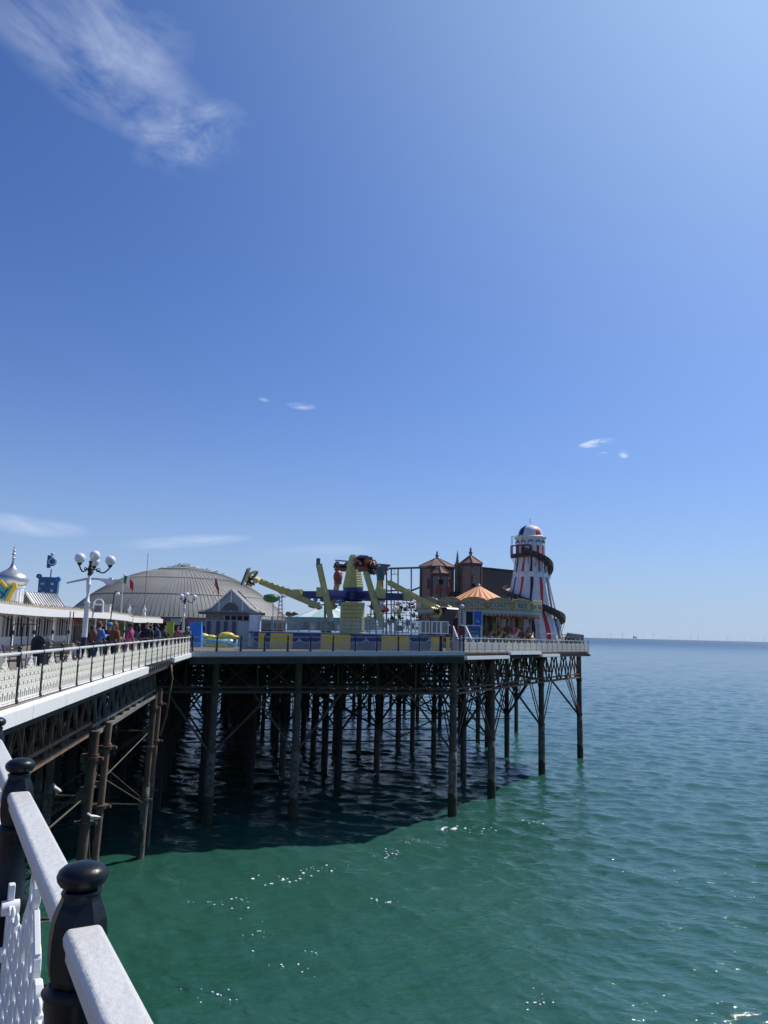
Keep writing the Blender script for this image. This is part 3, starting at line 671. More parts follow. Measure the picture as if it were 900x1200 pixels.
# ------------------------------------------------------------------ gulls
def gull_mesh(name, spread=False):
    b = MB(); n = 10; prof = [(-.24, .005, .10), (-.17, .03, .11), (-.08, .062, .12), (.02, .078, .13), (.10, .06, .16), (.145, .042, .21), (.185, .045, .245), (.22, .034, .25), (.243, .008, .245)]
    vs = []
    for x, r, z in prof: vs += [(x, r*math.cos(2*math.pi*j/n), z+r*.95*math.sin(2*math.pi*j/n)) for j in range(n)]
    fs = [(i*n+j, i*n+(j+1) % n, (i+1)*n+(j+1) % n, (i+1)*n+j) for i in range(len(prof)-1) for j in range(n)]
    b.add(vs, fs+[tuple(range(n))], True)
    b.m = 2; b.lathe((.238, 0, .245), [(.011, 0), (.008, .03), (.001, .055)], 6, ax=(1, 0, -.15))
    for s in (-1, 1): b.tube((.02, .025*s, .07), (.02, .025*s, 0), .006, n=5); b.box((.035, .025*s, .004), (.04, .03, .008))
    b.m = 1
    for s in (-1, 1):
        if spread: b.add([(.1, .06*s, .15), (.08, .3*s, .26), (-.05, .6*s, .22), (-.08, .3*s, .2), (-.06, .06*s, .14), (.0, .3*s, .24)], [(0, 1, 5), (1, 2, 5), (2, 3, 5), (3, 4, 5), (4, 0, 5)])
        else:
            b.add([(.09, .062*s, .155), (.0, .083*s, .165), (-.12, .065*s, .145), (-.30, .018*s, .115), (-.12, .055*s, .10), (.0, .078*s, .10), (.06, .066*s, .115), (-.05, .09*s, .13)],
                  [(0, 1, 7), (1, 2, 7), (2, 3, 7), (3, 4, 7), (4, 5, 7), (5, 6, 7), (6, 0, 7)], True)
    return b.mesh(name, [gullw, gullg, mat('beak_yellow', (.6, .35, .03), .5)])
GM = gull_mesh('gull')
def gull(p, rz, label, group=None, sc=1.0):
    o = bpy.data.objects.new('gull', GM); COL.objects.link(o); o.location = p; o.rotation_euler = (0, 0, rz); o.scale = (sc,)*3
    return tag(o, label, 'gull', group)
_a, _c = Vector((T1[0].x, T1[0].y, 7.04)), Vector((T1[2].x, T1[2].y, 7.04))
gull(_a.lerp(_c, .17), 2.5, 'white gull perched on the upper strut of the middle walkway trestle', sc=1.2)
gull(_a.lerp(_c, .42), .5, 'gull perched on the same upper strut, farther in towards the encrusted inner pile', sc=1.1)
gull(T1[0]+Vector((.17+.30, -.02, 6.155)), 3.6, 'white gull perched on the collar between the two rusty trestle piles', sc=1.15)
for (x, y, l_) in ((230, 878, 'white gull floating in the deep shade under the pier, farthest left'), (213, 917, 'tiny gull on the dark water, lower left of three under the pier'), (228, 912, 'tiny gull on the dark water near the leftmost front pile'),
                   (328, 914, 'white gull on the water beside the second front pile'), (369, 895, 'tiny gull on dark water right of the second front pile, upper'), (382, 919, 'white gull on dark water right of the second front pile, lower'),
                   (433, 892, 'small gull on shaded water left of the thick second-row pile'), (437, 910, 'gull floating at the foot of the thick second-row pile')):
    p = onz(x, y, 0); gull(p+Vector((0, 0, -.04)), random.random()*6, l_, sc=1.2)
# ------------------------------------------------------------------ domed hall
def P_(px, Y, z): v = at(px, 740, Y); v.z = z; return v
DC = P_(211, 120, 0); DR = 16.6; DZ0, DZ1 = 14.35, 22.1
t = thing('domed_hall', DC+Vector((0, 0, 11.5)), 'large hall with a wide grey ribbed dome roof crowded with gulls', 'building')
b = MB(); b.lathe(DC, [(DR-.5, 11.5), (DR-.5, DZ0+.1)], 48, False); b.build('wall', dark, t)
hh = DZ1-DZ0; SR = (DR*DR+hh*hh)/(2*hh); zc = DZ1-SR
def dome_z(r): return zc+math.sqrt(max(0, SR*SR-r*r))
b = MB(); n = 176; rows = 26; vs = []
for k in range(rows+1):
    r = DR*(1-k/rows)**.9 if k < rows else .05
    for i in range(n):
        a = 2*math.pi*i/n; bump_ = .0
        vs.append(DC+Vector((math.cos(a)*r, math.sin(a)*r, dome_z(r))))
b.add(vs, [(k*n+i, k*n+(i+1) % n, (k+1)*n+(i+1) % n, (k+1)*n+i) for k in range(rows) for i in range(n)], True)
rf = b.build('roof', lead, t)
b = MB()
for i in range(160):
    a = 2*math.pi*i/160; r0 = DR; steps = 9; rin = DR*.30 if i % 2 == 0 else DR*.52
    pts = [DC+Vector((math.cos(a)*r, math.sin(a)*r, dome_z(r)+.03)) for r in np.linspace(r0, rin, steps)]
    b.path(pts, .04, 4)
b.build('seam', seamm, rf)
b = MB()
for fr in (.80, .55, .31):
    r = DR*fr; pts = [DC+Vector((math.cos(a)*r, math.sin(a)*r, dome_z(r)+.03)) for a in np.linspace(0, 2*math.pi, 97)]
    b.path(pts, .07, 4)
b.build('band', seamm, rf)
b = MB(); b.lathe(DC, [(DR*.24, dome_z(DR*.24)-.1), (DR*.24, dome_z(DR*.24)+.12), (DR*.10, DZ1+.12), (DR*.09, DZ1+.42), (DR*.06, DZ1+.5), (.1, DZ1+.52)], 40, False); b.build('crown', lead, rf)
b = MB(); b.lathe(DC, [(DR+.25, DZ0-.35), (DR+.35, DZ0), (DR-.2, DZ0+.12)], 64, False); b.build('cornice', leadd, t)
# signage band on the front
for (x0, x1, z0, z1, mm) in ((182, 199, 13.55, 14.1, purp), (199, 212, 13.3, 14.1, grey), (212, 218, 13.2, 13.8, green), (218, 228, 13.3, 14.05, pinkw), (228, 242, 13.2, 14.0, stone), (212, 236, 12.95, 13.2, green), (150, 182, 13.5, 14.1, grey)):
    b = MB(); a, c = P_(x0, 102.2, 0), P_(x1, 102.2, 0); b.box(((a.x+c.x)/2, 102.2, (z0+z1)/2), (c.x-a.x-.06, .3, z1-z0)); b.build('sign_board', mm, t)
b = MB(); a = P_(185, 102, 0); c = P_(198, 102, 0); b.box(((a.x+c.x)/2, 101.95, 13.83), (1.4, .1, .2)); b.build('sign_lettering', pinkw, t)
random.seed(11)
for i in range(46):
    x = random.gauss(214, 20)
    if i < 14: x = 196+i*2.6
    dx = (x-211)/900*118; r = abs(dx); zz = dome_z(r)+(.12 if r > DR*.1 else .5)
    if r > DR*.24 and random.random() < .3: pass
    yy = DC.y-random.uniform(.2, 2.0)
    zz = dome_z(math.hypot(dx, yy-DC.y)) + (.52 if math.hypot(dx, yy-DC.y) < DR*.07 else .1)
    gull((DC.x+dx, yy, zz), random.random()*6.28, 'gull perched along the top of the big grey dome', 'gulls on top of the dome', 1.15)
b = MB(); q = P_(167, 104.5, 0); q.z = 15; b.tube(q, (q.x, q.y, 22.9), .035, n=6); tag(b.build('antenna', leadd, None, off=q), 'thin grey antenna rising in front of the left half of the dome', 'antenna')

# ------------------------------------------------------------------ canopied shelter
def sh(Y, off=0): return Vector((-20.5-.118*(Y-41)-off, Y, 0))
t = thing('shelter', sh(41)+Vector((0, 0, 11.4)), 'long white canopied arcade with slim columns and arched windows at the left', 'shelter')
Ys = list(np.arange(26, 97, 3.5)); ztop = lambda Y: 14.03+.05*math.sin(Y*.22)-(.12 if Y > 78 else 0)
b = MB()
for y0, y1 in zip(Ys, Ys[1:]): b.bar(sh(y0, .1)+Vector((0, 0, ztop(y0)-.25)), sh(y1, .1)+Vector((0, 0, ztop(y1)-.25)), .18, .5)
b.build('fascia', white, t)
b = MB()
for y0, y1 in zip(Ys, Ys[1:]):
    b.add([sh(y0, .2)+Vector((0, 0, ztop(y0)-.1)), sh(y1, .2)+Vector((0, 0, ztop(y1)-.1)), sh(y1, 6)+Vector((0, 0, 14.2)), sh(y0, 6)+Vector((0, 0, 14.2)),
           sh(y0, .2)+Vector((0, 0, ztop(y0)-.22)), sh(y1, .2)+Vector((0, 0, ztop(y1)-.22)), sh(y1, 6)+Vector((0, 0, 14.08)), sh(y0, 6)+Vector((0, 0, 14.08))], [(0, 1, 2, 3), (7, 6, 5, 4), (0, 4, 5, 1), (3, 2, 6, 7)])
b.build('roof', cream, t)
b = MB(); y = 27.0
while y < 95:      # cast cresting: little leaf-shaped uprights
    p = sh(y, .12); p.z = ztop(y); k = .9+.3*random.random()
    b.prism([(-.10, 0), (.10, 0), (.13, .10*k), (.05, .15*k), (0, .26*k), (-.05, .15*k), (-.13, .10*k)], p, (0, 1, 0), Z3, .04); y += .36
tag(b.build('cresting', mat('buff_cresting', (.42, .36, .26), .7, var=.25), t))
for y in np.arange(29.9, 95, 3.8):
    b = MB(); p = sh(y, .35); b.lathe(p, [(.11, 11.4), (.11, 11.6), (.06, 11.7), (.055, 13.3), (.10, 13.42), (.10, 13.55)], 10)
    b.build('column', white, t)
    b = MB(); b.bar(p+Vector((0, 0, 13.1)), p+Vector((-.9, 0, 13.5)), .04); b.build('bracket', blackm, t); b = MB(); b.lathe(p, [(.075, 12.35), (.09, 12.4), (.09, 12.55), (.075, 12.6)], 10); b.build('collar', blackm, t)
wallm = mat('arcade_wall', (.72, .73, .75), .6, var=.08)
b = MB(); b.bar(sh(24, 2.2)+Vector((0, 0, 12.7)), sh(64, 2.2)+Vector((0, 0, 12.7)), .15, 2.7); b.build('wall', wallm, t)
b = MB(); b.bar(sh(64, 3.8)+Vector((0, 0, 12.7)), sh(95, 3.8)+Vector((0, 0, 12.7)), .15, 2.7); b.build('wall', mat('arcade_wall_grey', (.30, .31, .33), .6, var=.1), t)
pts = [(-.17, 0), (.17, 0), (.17, 1.05), (.12, 1.2), (0, 1.34), (-.12, 1.2), (-.17, 1.05)]
wp = [(p[0]*1.3, p[1]*1.06-.04) for p in pts]
sdv = (sh(50)-sh(40)).normalized()
for k, y in enumerate(np.arange(26, 62.5, .62)):
    if k % 9 == 8: continue
    p = sh(y, 2.11); p.z = 12.15
    b = MB(); b.prism(wp, p, sdv, Z3, .04); f_ = b.build('window', white, t)
    b = MB(); b.prism(pts, p+Vector((.03, 0, 0)), sdv, Z3, .03); b.build('pane', dark if k % 3 else mat('window_dusk', (.08, .09, .1), .2), f_)
b = MB(); b.bar(sh(24, 2.08)+Vector((0, 0, 13.75)), sh(63, 2.08)+Vector((0, 0, 13.75)), .08, .22); b.build('frieze', mat('window_dusk', (.08, .09, .1), .2), t)
for (y0, y1, z0, z1, mm, nm) in ((65, 72, 13.05, 13.55, pinkw, 'sign_board'), (66, 69, 11.4, 12.9, dark, 'doorway'), (70, 73, 11.4, 12.9, stone, 'doorway'), (76, 82, 11.4, 12.9, dark, 'doorway'), (84, 94, 11.4, 13.2, green, 'side_panel')):
    b = MB(); b.bar(sh(y0, 3.66)+Vector((0, 0, (z0+z1)/2)), sh(y1, 3.66)+Vector((0, 0, (z0+z1)/2)), .1, z1-z0); b.build(nm, mm, t)
for x in (110, 153): pass
q = P_(199, 93, 11.4); b = MB(); b.box(q+Vector((0, 0, 1.1)), (.9, .2, 2.1)); b.box(q+Vector((.0, -.12, 2.2)), (1.0, .1, .1)); tag(b.build('lime_banner', lime, None, off=q), 'lime green upright banner at the far end of the white arcade', 'banner')
# finials and parapet on the roof
for x in (150, 167.5):
    q = P_(x, 78, 14.0); b = MB(); b.lathe(q, [(.16, 0), (.16, .35), (.10, .4), (.2, .55), (.16, .75), (.05, .9), (.03, 1.15), (.001, 1.2)], 10)
    tag(b.build('roof_finial', white, None, off=q), 'white %s finial on the far stretch of the arcade roof' % ('left-hand' if x < 160 else 'right-hand'), 'finial')
b = MB(); a = P_(151.5, 78, 14.25); c = P_(166, 78, 14.25); b.bar(a, c, .1, .06); b.bar(a+Vector((0, 0, .5)), c+Vector((0, 0, .5)), .06, .06)
for i in range(12): b.tube(a.lerp(c, (i+.5)/12), a.lerp(c, (i+.5)/12)+Vector((0, 0, .5)), .02, n=5)
tag(b.build('parapet_rail', grey, None, off=a), 'low grey rail between the two white finials on the arcade roof', 'rail')
q = P_(113, 62, 14.0); b = MB()
b.box(q+Vector((0, 0, .35)), (.75, .12, .7)); b.ring(q+Vector((0, 0, .72)), X3, Z3, .36, .09, .12, 14, 0, math.pi); b.box(q+Vector((-.37, 0, .4)), (.08, .16, .8)); b.box(q+Vector((.37, 0, .4)), (.08, .16, .8))
t = thing('arched_sign', q, 'small white arch-topped frame sign standing on the arcade roof behind the tall lamp', 'sign'); b2 = MB(); b2.box(q+Vector((0, -.075, .32)), (.55, .03, .5)); b.build('sign_frame', white, t); b2.build('sign_face', stone, t)
q = P_(124, 58, 14.0); b = MB(); b.box(q+Vector((0, 0, .25)), (.42, .3, .5)); b.box(q+Vector((0, 0, .53)), (.5, .36, .06)); tag(b.build('roof_block', cream, None, off=q), 'small buff block on the arcade roof just right of the arched sign', 'block')
# silver onion turret
q = P_(7.5, 58, 14.0)
t = thing('onion_turret', q, 'white turret with a silver onion dome and beaded spire at the far left', 'turret')
b = MB(); b.lathe(q, [(.92, -.2), (.92, 1.65), (1.0, 1.7), (1.0, 1.8)], 20, False); dr = b.build('drum', white, t)
b = MB()
for i in range(20): a = i*math.pi/10; b.box(q+Vector((math.cos(a)*.93, math.sin(a)*.93, .8)), (.05, .05, 1.5), rz=a)
b.build('fluting', wallm, dr)
b = MB(); b.lathe(q, [(.85, 1.78), (1.02, 1.85), (1.18, 2.05), (1.22, 2.25), (1.15, 2.45), (.95, 2.65), (.65, 2.85), (.38, 3.0), (.2, 3.2), (.12, 3.45), (.07, 3.75)], 28); b.build('dome', silver, t)
b = MB(); b.tube(q+Vector((0, 0, 3.7)), q+Vector((0, 0, 4.95)), .03, .015, 6)
for z, r in ((3.85, .12), (4.15, .14), (4.42, .11), (4.66, .08)): b.ball(q+Vector((0, 0, z)), r, 10)
b.build('spire', silver, t)
# scalloped sign at far left
q = P_(2, 47, 14.1); t = thing('scalloped_sign', q, 'fairground sign with a curly yellow border and teal face, cut by the left edge', 'sign')
out = [(-1.2, 0)]+[(.15, 0), (.32, .25), (.42, .55), (.5, .8), (.66, 1.05), (.62, 1.3), (.42, 1.38), (.2, 1.2), (.05, 1.12), (-.1, 1.3), (-.3, 1.5), (-.6, 1.45), (-1.2, 1.5)]
b = MB(); b.prism(out, q, X3, Z3, .12); b.build('border', yelb, t)
b = MB(); b.prism([(-1.2, .1), (0, .1), (.18, .55), (.3, .85), (.42, 1.1), (.3, 1.18), (.1, .95), (-.1, 1.0), (-.3, 1.25), (-1.2, 1.3)], q+Vector((0, -.08, 0)), X3, Z3, .06); b.build('sign_face', teal, t)
b = MB(); b.bar(q+Vector((-.2, -.13, .35)), q+Vector((.18, -.13, .95)), .14, .04); b.bar(q+Vector((-.3, -.13, .8)), q+Vector((.05, -.13, .5)), .1, .04); b.build('painted_motif', navy, t)
# grey gabled roof
q = P_(26, 60, 14.0); t = thing('gabled_pavilion', q, 'small pavilion with a grey ribbed gable roof and white bargeboards behind the arcade', 'building')
w_, h_, L_ = 1.05, 1.35, 2.6; ap = Vector((0, 0, h_)); dd = Vector((1.25, 2.6, 0))
b = MB(); b.prism([(-w_, 0), (w_, 0), (0, h_)], q+Vector((0, .02, 0)), X3, Z3, .1); b.box(q+Vector((0, .1, -1.1)), (1.9, .2, 2.2)); b.build('gable', leadd, t)
b = MB()
for s in (-1, 1): b.add([q+Vector((s*(w_+.15), 0, -.12)), q+ap+Vector((0, 0, .08)), q+ap+dd+Vector((0, 0, .02)), q+dd+Vector((s*(w_+.15), 0, -.12))], [(0, 1, 2, 3)])
for s in (-1, 1):
    for k in range(13):
        a = q+Vector((s*(w_+.15), 0, -.10))+dd*(k/12); c = q+ap+Vector((0, 0, .10))+dd*(k/12); b.bar(a, c, .05, .07)
b.build('roof', mat('zinc_roof', (.42, .43, .44), .4, var=.1), t)
b = MB()
for s in (-1, 1): b.bar(q+Vector((s*(w_+.2), -.1, -.16)), q+ap+Vector((0, -.1, .1)), .08, .14)
b.bar(q+Vector((-w_-.3, -.1, -.15)), q+Vector((w_+.3, -.1, -.15)), .08, .1); b.bar(q+Vector((-w_-1, -.1, .1)), q+Vector((-w_+.2, -.1, -.1)), .1, .1); b.build('bargeboard', white, t)
b = MB(); q2 = P_(12, 60, 14.05); b.add([q2, q2+Vector((1.3, -.2, 0)), q2+Vector((1.5, 2, .9)), q2+Vector((.9, 2, .9)), q2+Vector((.6, .3, .35))], [(0, 1, 4), (1, 2, 3, 4), (0, 4, 3)])
b.build('lean_to_roof', leadd, t)
# blue ride tower
q = P_(53.5, 92, 12.3); t = thing('blue_tower', q, 'tall dark blue fairground tower topped by a round badge and finial', 'tower')
wA, wB = 1.12, .85
b = MB()
for z0, z1, w0, w1 in ((0, 6.2, 1.0, 1.12),):
    vs = []
    for z, w in ((z0, w0), (z1, w1)): vs += [q+Vector((x*w, y*w, z)) for x, y in ((-1, -.6), (.25, -1), (1, -.4), (.6, 1), (-.6, 1))]
    b.add(vs, [(i, (i+1) % 5, 5+(i+1) % 5, 5+i) for i in range(5)]+[(4, 3, 2, 1, 0), (5, 6, 7, 8, 9)])
b.build('shaft', tower_b, t)
for x, z in ((-1.15, 6.3), (1.15, 6.0)):
    b = MB(); b.ring(q+Vector((x, -.5, z)), X3, Z3, .19, .2, .3, 14); b.build('roundel', blue if x > 0 else tower_b, t)
b = MB(); fx = Vector((1.25, .08-.0, 0))
for (x, z, w, h) in ((-.5, 5.4, .55, .22), (-.35, 4.4, .5, .12), (-.8, 4.8, .2, .2)):
    yy = -1.02 + (.25-(x))*.0; a = (x+1.12)/(1.4); b.box(q+Vector((x, -.67-.45*a-.02, z)), (w, .06, h), rz=-.31)
for (x, z, w, h) in ((.62, 5.4, .32, .26), (.62, 4.6, .3, .3), (.62, 3.7, .38, .22)): b.box(q+Vector((x, -.86+.0, z)), (w, .08, h), rz=.7)
b.build('white_marks', mat('pale_blue_mark', (.45, .58, .7), .5), t)
b = MB(); b.tube(q+Vector((0, 0, 6.2)), q+Vector((0, 0, 7.2)), .07, n=8); b.build('mast', tower_b, t)
b = MB(); b.lathe(q+Vector((-.02, 0, 8.1)), [(.02, -.16), (.42, -.16), (.55, -.08), (.55, .08), (.42, .16), (.02, .16)], 16, ax=(.5, -1, 0)); b.box(q+Vector((-.35, .0, 8.1)), (.35, .3, 1.5)); b.build('badge', tower_b, t)
b = MB(); b.ring(q+Vector((.12, -.2, 8.1)), Vector((1, .3, 0)).normalized(), Z3, .38, .12, .1, 16); b.ball(q+Vector((0, 0, 9.0)), .22, 10); b.tube(q+Vector((0, 0, 8.6)), q+Vector((0, 0, 9)), .05, n=6); b.build('badge_rim', mat('pale_blue_mark', (.45, .58, .7), .5), t)
# ------------------------------------------------------------------ lamp posts
def lamp(q, label, hgt=4.3):
    t = thing('street_lamp', q, label, 'street lamp', 'globe lamps of the pier')
    b = MB(); b.lathe(q, [(.20, 0), (.20, .12), (.16, .2), (.15, .75), (.18, .8), (.13, .9), (.10, 1.2)], 14); b.build('base', blackm, t)
    b = MB(); b.lathe(q, [(.095, 1.18), (.085, 2.4), (.10, 2.42), (.10, 2.5), (.065, 2.52), (.052, hgt-1.05), (.085, hgt-1.03), (.085, hgt-.95), (.06, hgt-.93), (.055, hgt-.62)], 14)
    b.bar(q+Vector((-.22, 0, hgt-1.8)), q+Vector((.22, 0, hgt-1.8)), .03); b.build('pole', white, t)
    b = MB(); b.lathe(q, [(.06, hgt-.65), (.09, hgt-.6), (.06, hgt-.55), (.10, hgt-.42), (.07, hgt-.36), (.04, hgt-.2), (.08, hgt-.12)], 12)
    gl = []
    for a in (.05, 1.74, 4.54):
        r = .72; d = Vector((math.cos(a), math.sin(a), 0))
        pts = [q+d*(r*s)+Vector((0, 0, hgt-.5+.13*math.sin(s*5.2)*(1-s)*1.6-.10*math.sin(s*math.pi)+.16*s*s)) for s in np.linspace(0.05, 1, 12)]
        b.path(pts, .028, 6); c = pts[-1]
        b.ring(q+d*.3+Vector((0, 0, hgt-.44)), d, Z3, .07, .025, .025, 12)
        b.lathe(c, [(.03, 0), (.08, .05), (.09, .09)], 10); gl.append(c+Vector((0, 0, .27)))
    b.build('bracket', blackm, t)
    gl = gl[:3]+[q+Vector((.13, .02, hgt+.10))]
    for c in gl:
        g_ = MB(); g_.ball(c, .19, 20); g_.build('globe', globe, t)
lamp(P_(102, 28.5, 11.36)-Vector((.08, 0, 0)), 'tall white lamp post with four opal globes on black scroll arms, nearest on the walkway', 4.10)
lamp(P_(214.5, 62, 11.4), 'second lamp post with opal globes, farther off in front of the dome', 4.1)
q = P_(126.5, 56, 14.0); t = thing('street_lamp', q, 'dark thin lamp post with one small hooded white lamp in front of the dome', 'street lamp')
b = MB(); b.tube(q-Vector((0, 0, 2.5)), q+Vector((.25, 0, 1.35)), .04, n=8); b.path([q+Vector((.25, 0, 1.3)), q+Vector((.3, 0, 1.45)), q+Vector((.42, 0, 1.48)), q+Vector((.5, 0, 1.4))], .03, 6); b.build('pole', blackm, t)
b = MB(); b.lathe(q+Vector((.5, 0, 1.2)), [(.02, -.05), (.12, -.03), (.17, .06), (.13, .16), (.03, .2)], 12); b.build('lamp_head', globe, t)
# flags
def flag(q, top, cols, label, sgn=1, w=.9, h=.6, droop=.5):
    t = thing('flagpole', q, label, 'flagpole'); b = MB(); b.tube(q, q+Vector((0, 0, top)), .05, .03, 8); b.ball(q+Vector((0, 0, top)), .07, 8); b.build('pole', white, t)
    fl = None
    mb = MB(); nx, nz = 9, 6; ms = []
    n = len(cols[0])
    for k in range(n):
        for i in range(3):
            pass
    vs = []; 
    for i in range(nx+1):
        for j in range(nz+1):
            s, v = i/nx, j/nz
            vs.append(q+Vector((sgn*w*s*.75, .10*math.sin(s*7+v*2), top-.1-h*v*(1+.25*s)-droop*s*s*1.1)))
    me = MB(); me.add(vs, [], True)
    for i in range(nx):
        for j in range(nz):
            k = min(n-1, (i*n)//nx) if cols[1] == 'v' else min(n-1, (j*n)//nz)
            me.f.append([i*(nz+1)+j, (i+1)*(nz+1)+j, (i+1)*(nz+1)+j+1, i*(nz+1)+j+1]); me.sm.append(True); me.mi.append(k)
    me.build('flag', cols[0], t)
flag(P_(140, 57, 13.9), 2.9, ([mat('flag_green', (.02, .2, .08), .7), white, red], 'v'), 'white flagpole flying a green, white and red flag before the dome', w=1.0, h=.55)
flag(P_(248.3, 70, 14.0), 3.6, ([mat('flag_brown', (.06, .03, .03), .7), red, orange], 'h'), 'slim flagpole with a drooping red and orange flag above the kiosk', w=.55, h=.7, droop=.9)
# ------------------------------------------------------------------ kiosk
q = P_(269, 62, 11.45); t = thing('kiosk', q, 'grey gabled kiosk with a curved-eaved roof and dark window strip at the inner corner', 'kiosk')
kw = 2.1
b = MB(); b.box(q+Vector((0, 1.6, 1.35)), (kw*2-.2, 3.0, 2.7)); b.build('wall', mat('kiosk_grey', (.30, .31, .33), .55, var=.08), t)
b = MB(); G = [(-kw-.35, 0), (-kw+.1, .06), (-kw+.6, .28), (0, 1.75), (kw-.5, .28), (kw-.1, .06), (kw+.1, 0)]
b.prism([(x, z+2.85) for x, z in G], q+Vector((0, .12, 0)), X3, Z3, .16); gb = b.build('gable', mat('gable_grey', (.36, .38, .42), .5, var=.06), t)
b = MB()
for s in range(len(G)-1):
    (x0, z0), (x1, z1) = G[s], G[s+1]; b.add([q+Vector((x0, -.1, z0+2.93)), q+Vector((x1, -.1, z1+2.93)), q+Vector((x1, 3.4, z1+2.93)), q+Vector((x0, 3.4, z0+2.93)),
          q+Vector((x0, -.1, z0+2.87)), q+Vector((x1, -.1, z1+2.87)), q+Vector((x1, 3.4, z1+2.87)), q+Vector((x0, 3.4, z0+2.87))], [(0, 1, 2, 3), (4, 5, 6, 7), (0, 1, 5, 4)])
b.build('roof', lead, t)
b = MB()
for s in range(3): (x0, z0), (x1, z1) = G[s], G[s+1]; b.bar(q+Vector((x0, -.16, z0+2.9)), q+Vector((x1, -.16, z1+2.9)), .06, .10)
for s in range(3, 6): (x0, z0), (x1, z1) = G[s], G[s+1]; b.bar(q+Vector((x0, -.16, z0+2.9)), q+Vector((x1, -.16, z1+2.9)), .06, .07)
for x, z in ((-.95, 1.0), (0, 1.7), (.95, .95)): b.box(q+Vector((x, -.02, 2.85+z/2)), (.09, .06, z))
b.build('bargeboard', white, t)
b = MB(); b.prism([(-.75, 2.98), (.6, 2.98), (.52, 3.3), (.25, 3.55), (-.05, 3.62), (-.35, 3.5), (-.62, 3.2)], q+Vector((0, .0, 0)), X3, Z3, .12); b.build('fanlight', leadd, gb)
b = MB(); b.box(q+Vector((.15, -.05, 2.72)), (kw*2+1.0, .5, .2)); b.tube(q+Vector((-kw-.4, -.3, 2.78)), q+Vector((kw+.7, -.3, 2.78)), .07, n=8); b.build('eaves', leadd, t)
for i, x in enumerate(np.linspace(-1.75, 1.75, 8)):
    b = MB(); b.box(q+Vector((x, .08, 2.38)), (.36, .06, .32)); b.build('clerestory_pane', dark if i > 2 else stone, t)
for x in (-1.7, -.95, -.35, .3):
    b = MB(); b.box(q+Vector((x, .06, 1.35)), (.28, .1, 1.5)); b.build('window', navy, t)
b = MB(); b.box(q+Vector((1.25, .05, 1.1)), (1.2, .08, 2.1)); 
for z in (.6, 1.2, 1.7): b.box(q+Vector((1.25, .0, z)), (1.2, .03, .03))
b.build('shutter', mat('shutter_grey', (.42, .44, .48), .5, var=.05), t)
q = P_(298, 61.5, 11.45); b = MB(); b.box(q+Vector((0, .3, 1.3)), (.85, .6, 2.6)); b.box(q+Vector((0, .3, 2.63)), (.95, .7, .08)); b.box(q+Vector((.25, -.02, 1.2)), (.1, .06, 2.3)); b.box(q+Vector((-.25, -.02, 1.2)), (.1, .06, 2.3))
tag(b.build('pale_pier', wallm, None, off=q), 'pale grey panelled wall pier just right of the kiosk shutter', 'wall')
# blue hoarding
q = P_(229, 55.3, 11.4); b = MB(); b.add([q+Vector((x*w, y*w2, z)) for z, w, w2 in ((0, .58, .5), (2.0, .42, .12)) for x, y in ((-1, -1), (1, -1), (1, 1), (-1, 1))], [(3, 2, 1, 0), (4, 5, 6, 7), (0, 1, 5, 4), (1, 2, 6, 5), (2, 3, 7, 6), (3, 0, 4, 7)])
b.bar(q+Vector((-.1, -.5, .02)), q+Vector((-.1, -.16, 1.98)), .05, .05); b.bar(q+Vector((.22, -.5, .02)), q+Vector((.16, -.16, 1.98)), .04, .04)
tag(b.build('blue_hoarding', blue, None, off=q), 'bright blue tapering wooden hoarding at the inner corner of the pier', 'hoarding')
# yellow and blue children's ride tub
q = P_(258, 57, 11.45); t = thing('childrens_ride', q, "low yellow and pale blue children's ride behind the corner railing", 'ride')
b = MB(); b.lathe(q+Vector((0, 0, .15)), [(1.25, 0), (1.35, .3), (1.3, .62), (1.15, .6), (1.1, .3)], 20); b.build('tub', mat('pale_blue_ride', (.18, .42, .55), .4), t)
for x, z, s in ((-1.25, .95, .42), (-.6, .88, .34), (.55, 1.05, .45), (1.1, .92, .3), (0, .85, .3)):
    b = MB(); b.ball(q+Vector((x, -.3, z)), s, 12, sx=1.3, sz=.55); b.build('cushion', mat('ride_yellow', (.8, .6, .06), .4), t)
b = MB(); b.box(q+Vector((0, -1.33, .33)), (1.6, .06, .25)); b.box(q+Vector((-1.0, -1.1, .5)), (.5, .4, .2)); b.build('trim', mat('ride_yellow', (.8, .6, .06), .4), t)
# ------------------------------------------------------------------ ride platform
FR = lambda s, off, z: (cA.lerp(cB, s)+VV*off)*1.0 if False else Vector(((cA.lerp(cB, s)+VV*off).x, (cA.lerp(cB, s)+VV*off).y, z))
def sx_(px, off):      # parameter along the front edge whose point projects at column px
    lo, hi = -.3, 1.2
    for _ in range(40):
        m_ = (lo+hi)/2; p = FR(m_, off, 12.5)-Vector((0, 0, CZ)); x = 450+FPX*p.dot(_R)/p.dot(_F)
        if x < px: lo = m_
        else: hi = m_
    return lo
OFF = 1.6
t = thing('ride_platform', FR(.3, OFF, 11.45), 'raised ride platform with navy and yellow skirt panels behind the front railing', 'platform')
segs = [(297, 303, navy), (303, 311, 'y'), (311, 317, navy), (317, 343, 'y'), (343, 376, navy), (376, 394, 'y'), (394, 411, 'y'), (411, 447, navy), (447, 463, 'y'), (463, 480, 'y'), (480, 504.5, navy), (505, 519, 'b'), (523, 527, 'b')]
yd = mat('yellow_skirt', (.72, .50, .06), .5, var=.12)
for x0, x1, c in segs:
    a, e = FR(sx_(x0, OFF), OFF, 12.06), FR(sx_(x1, OFF), OFF, 12.06); b = MB(); b.bar(a, e-(e-a).normalized()*.02, .08, 1.38)
    b.build('skirt_panel', yd if c == 'y' else yelb if c == 'b' else navy, t)
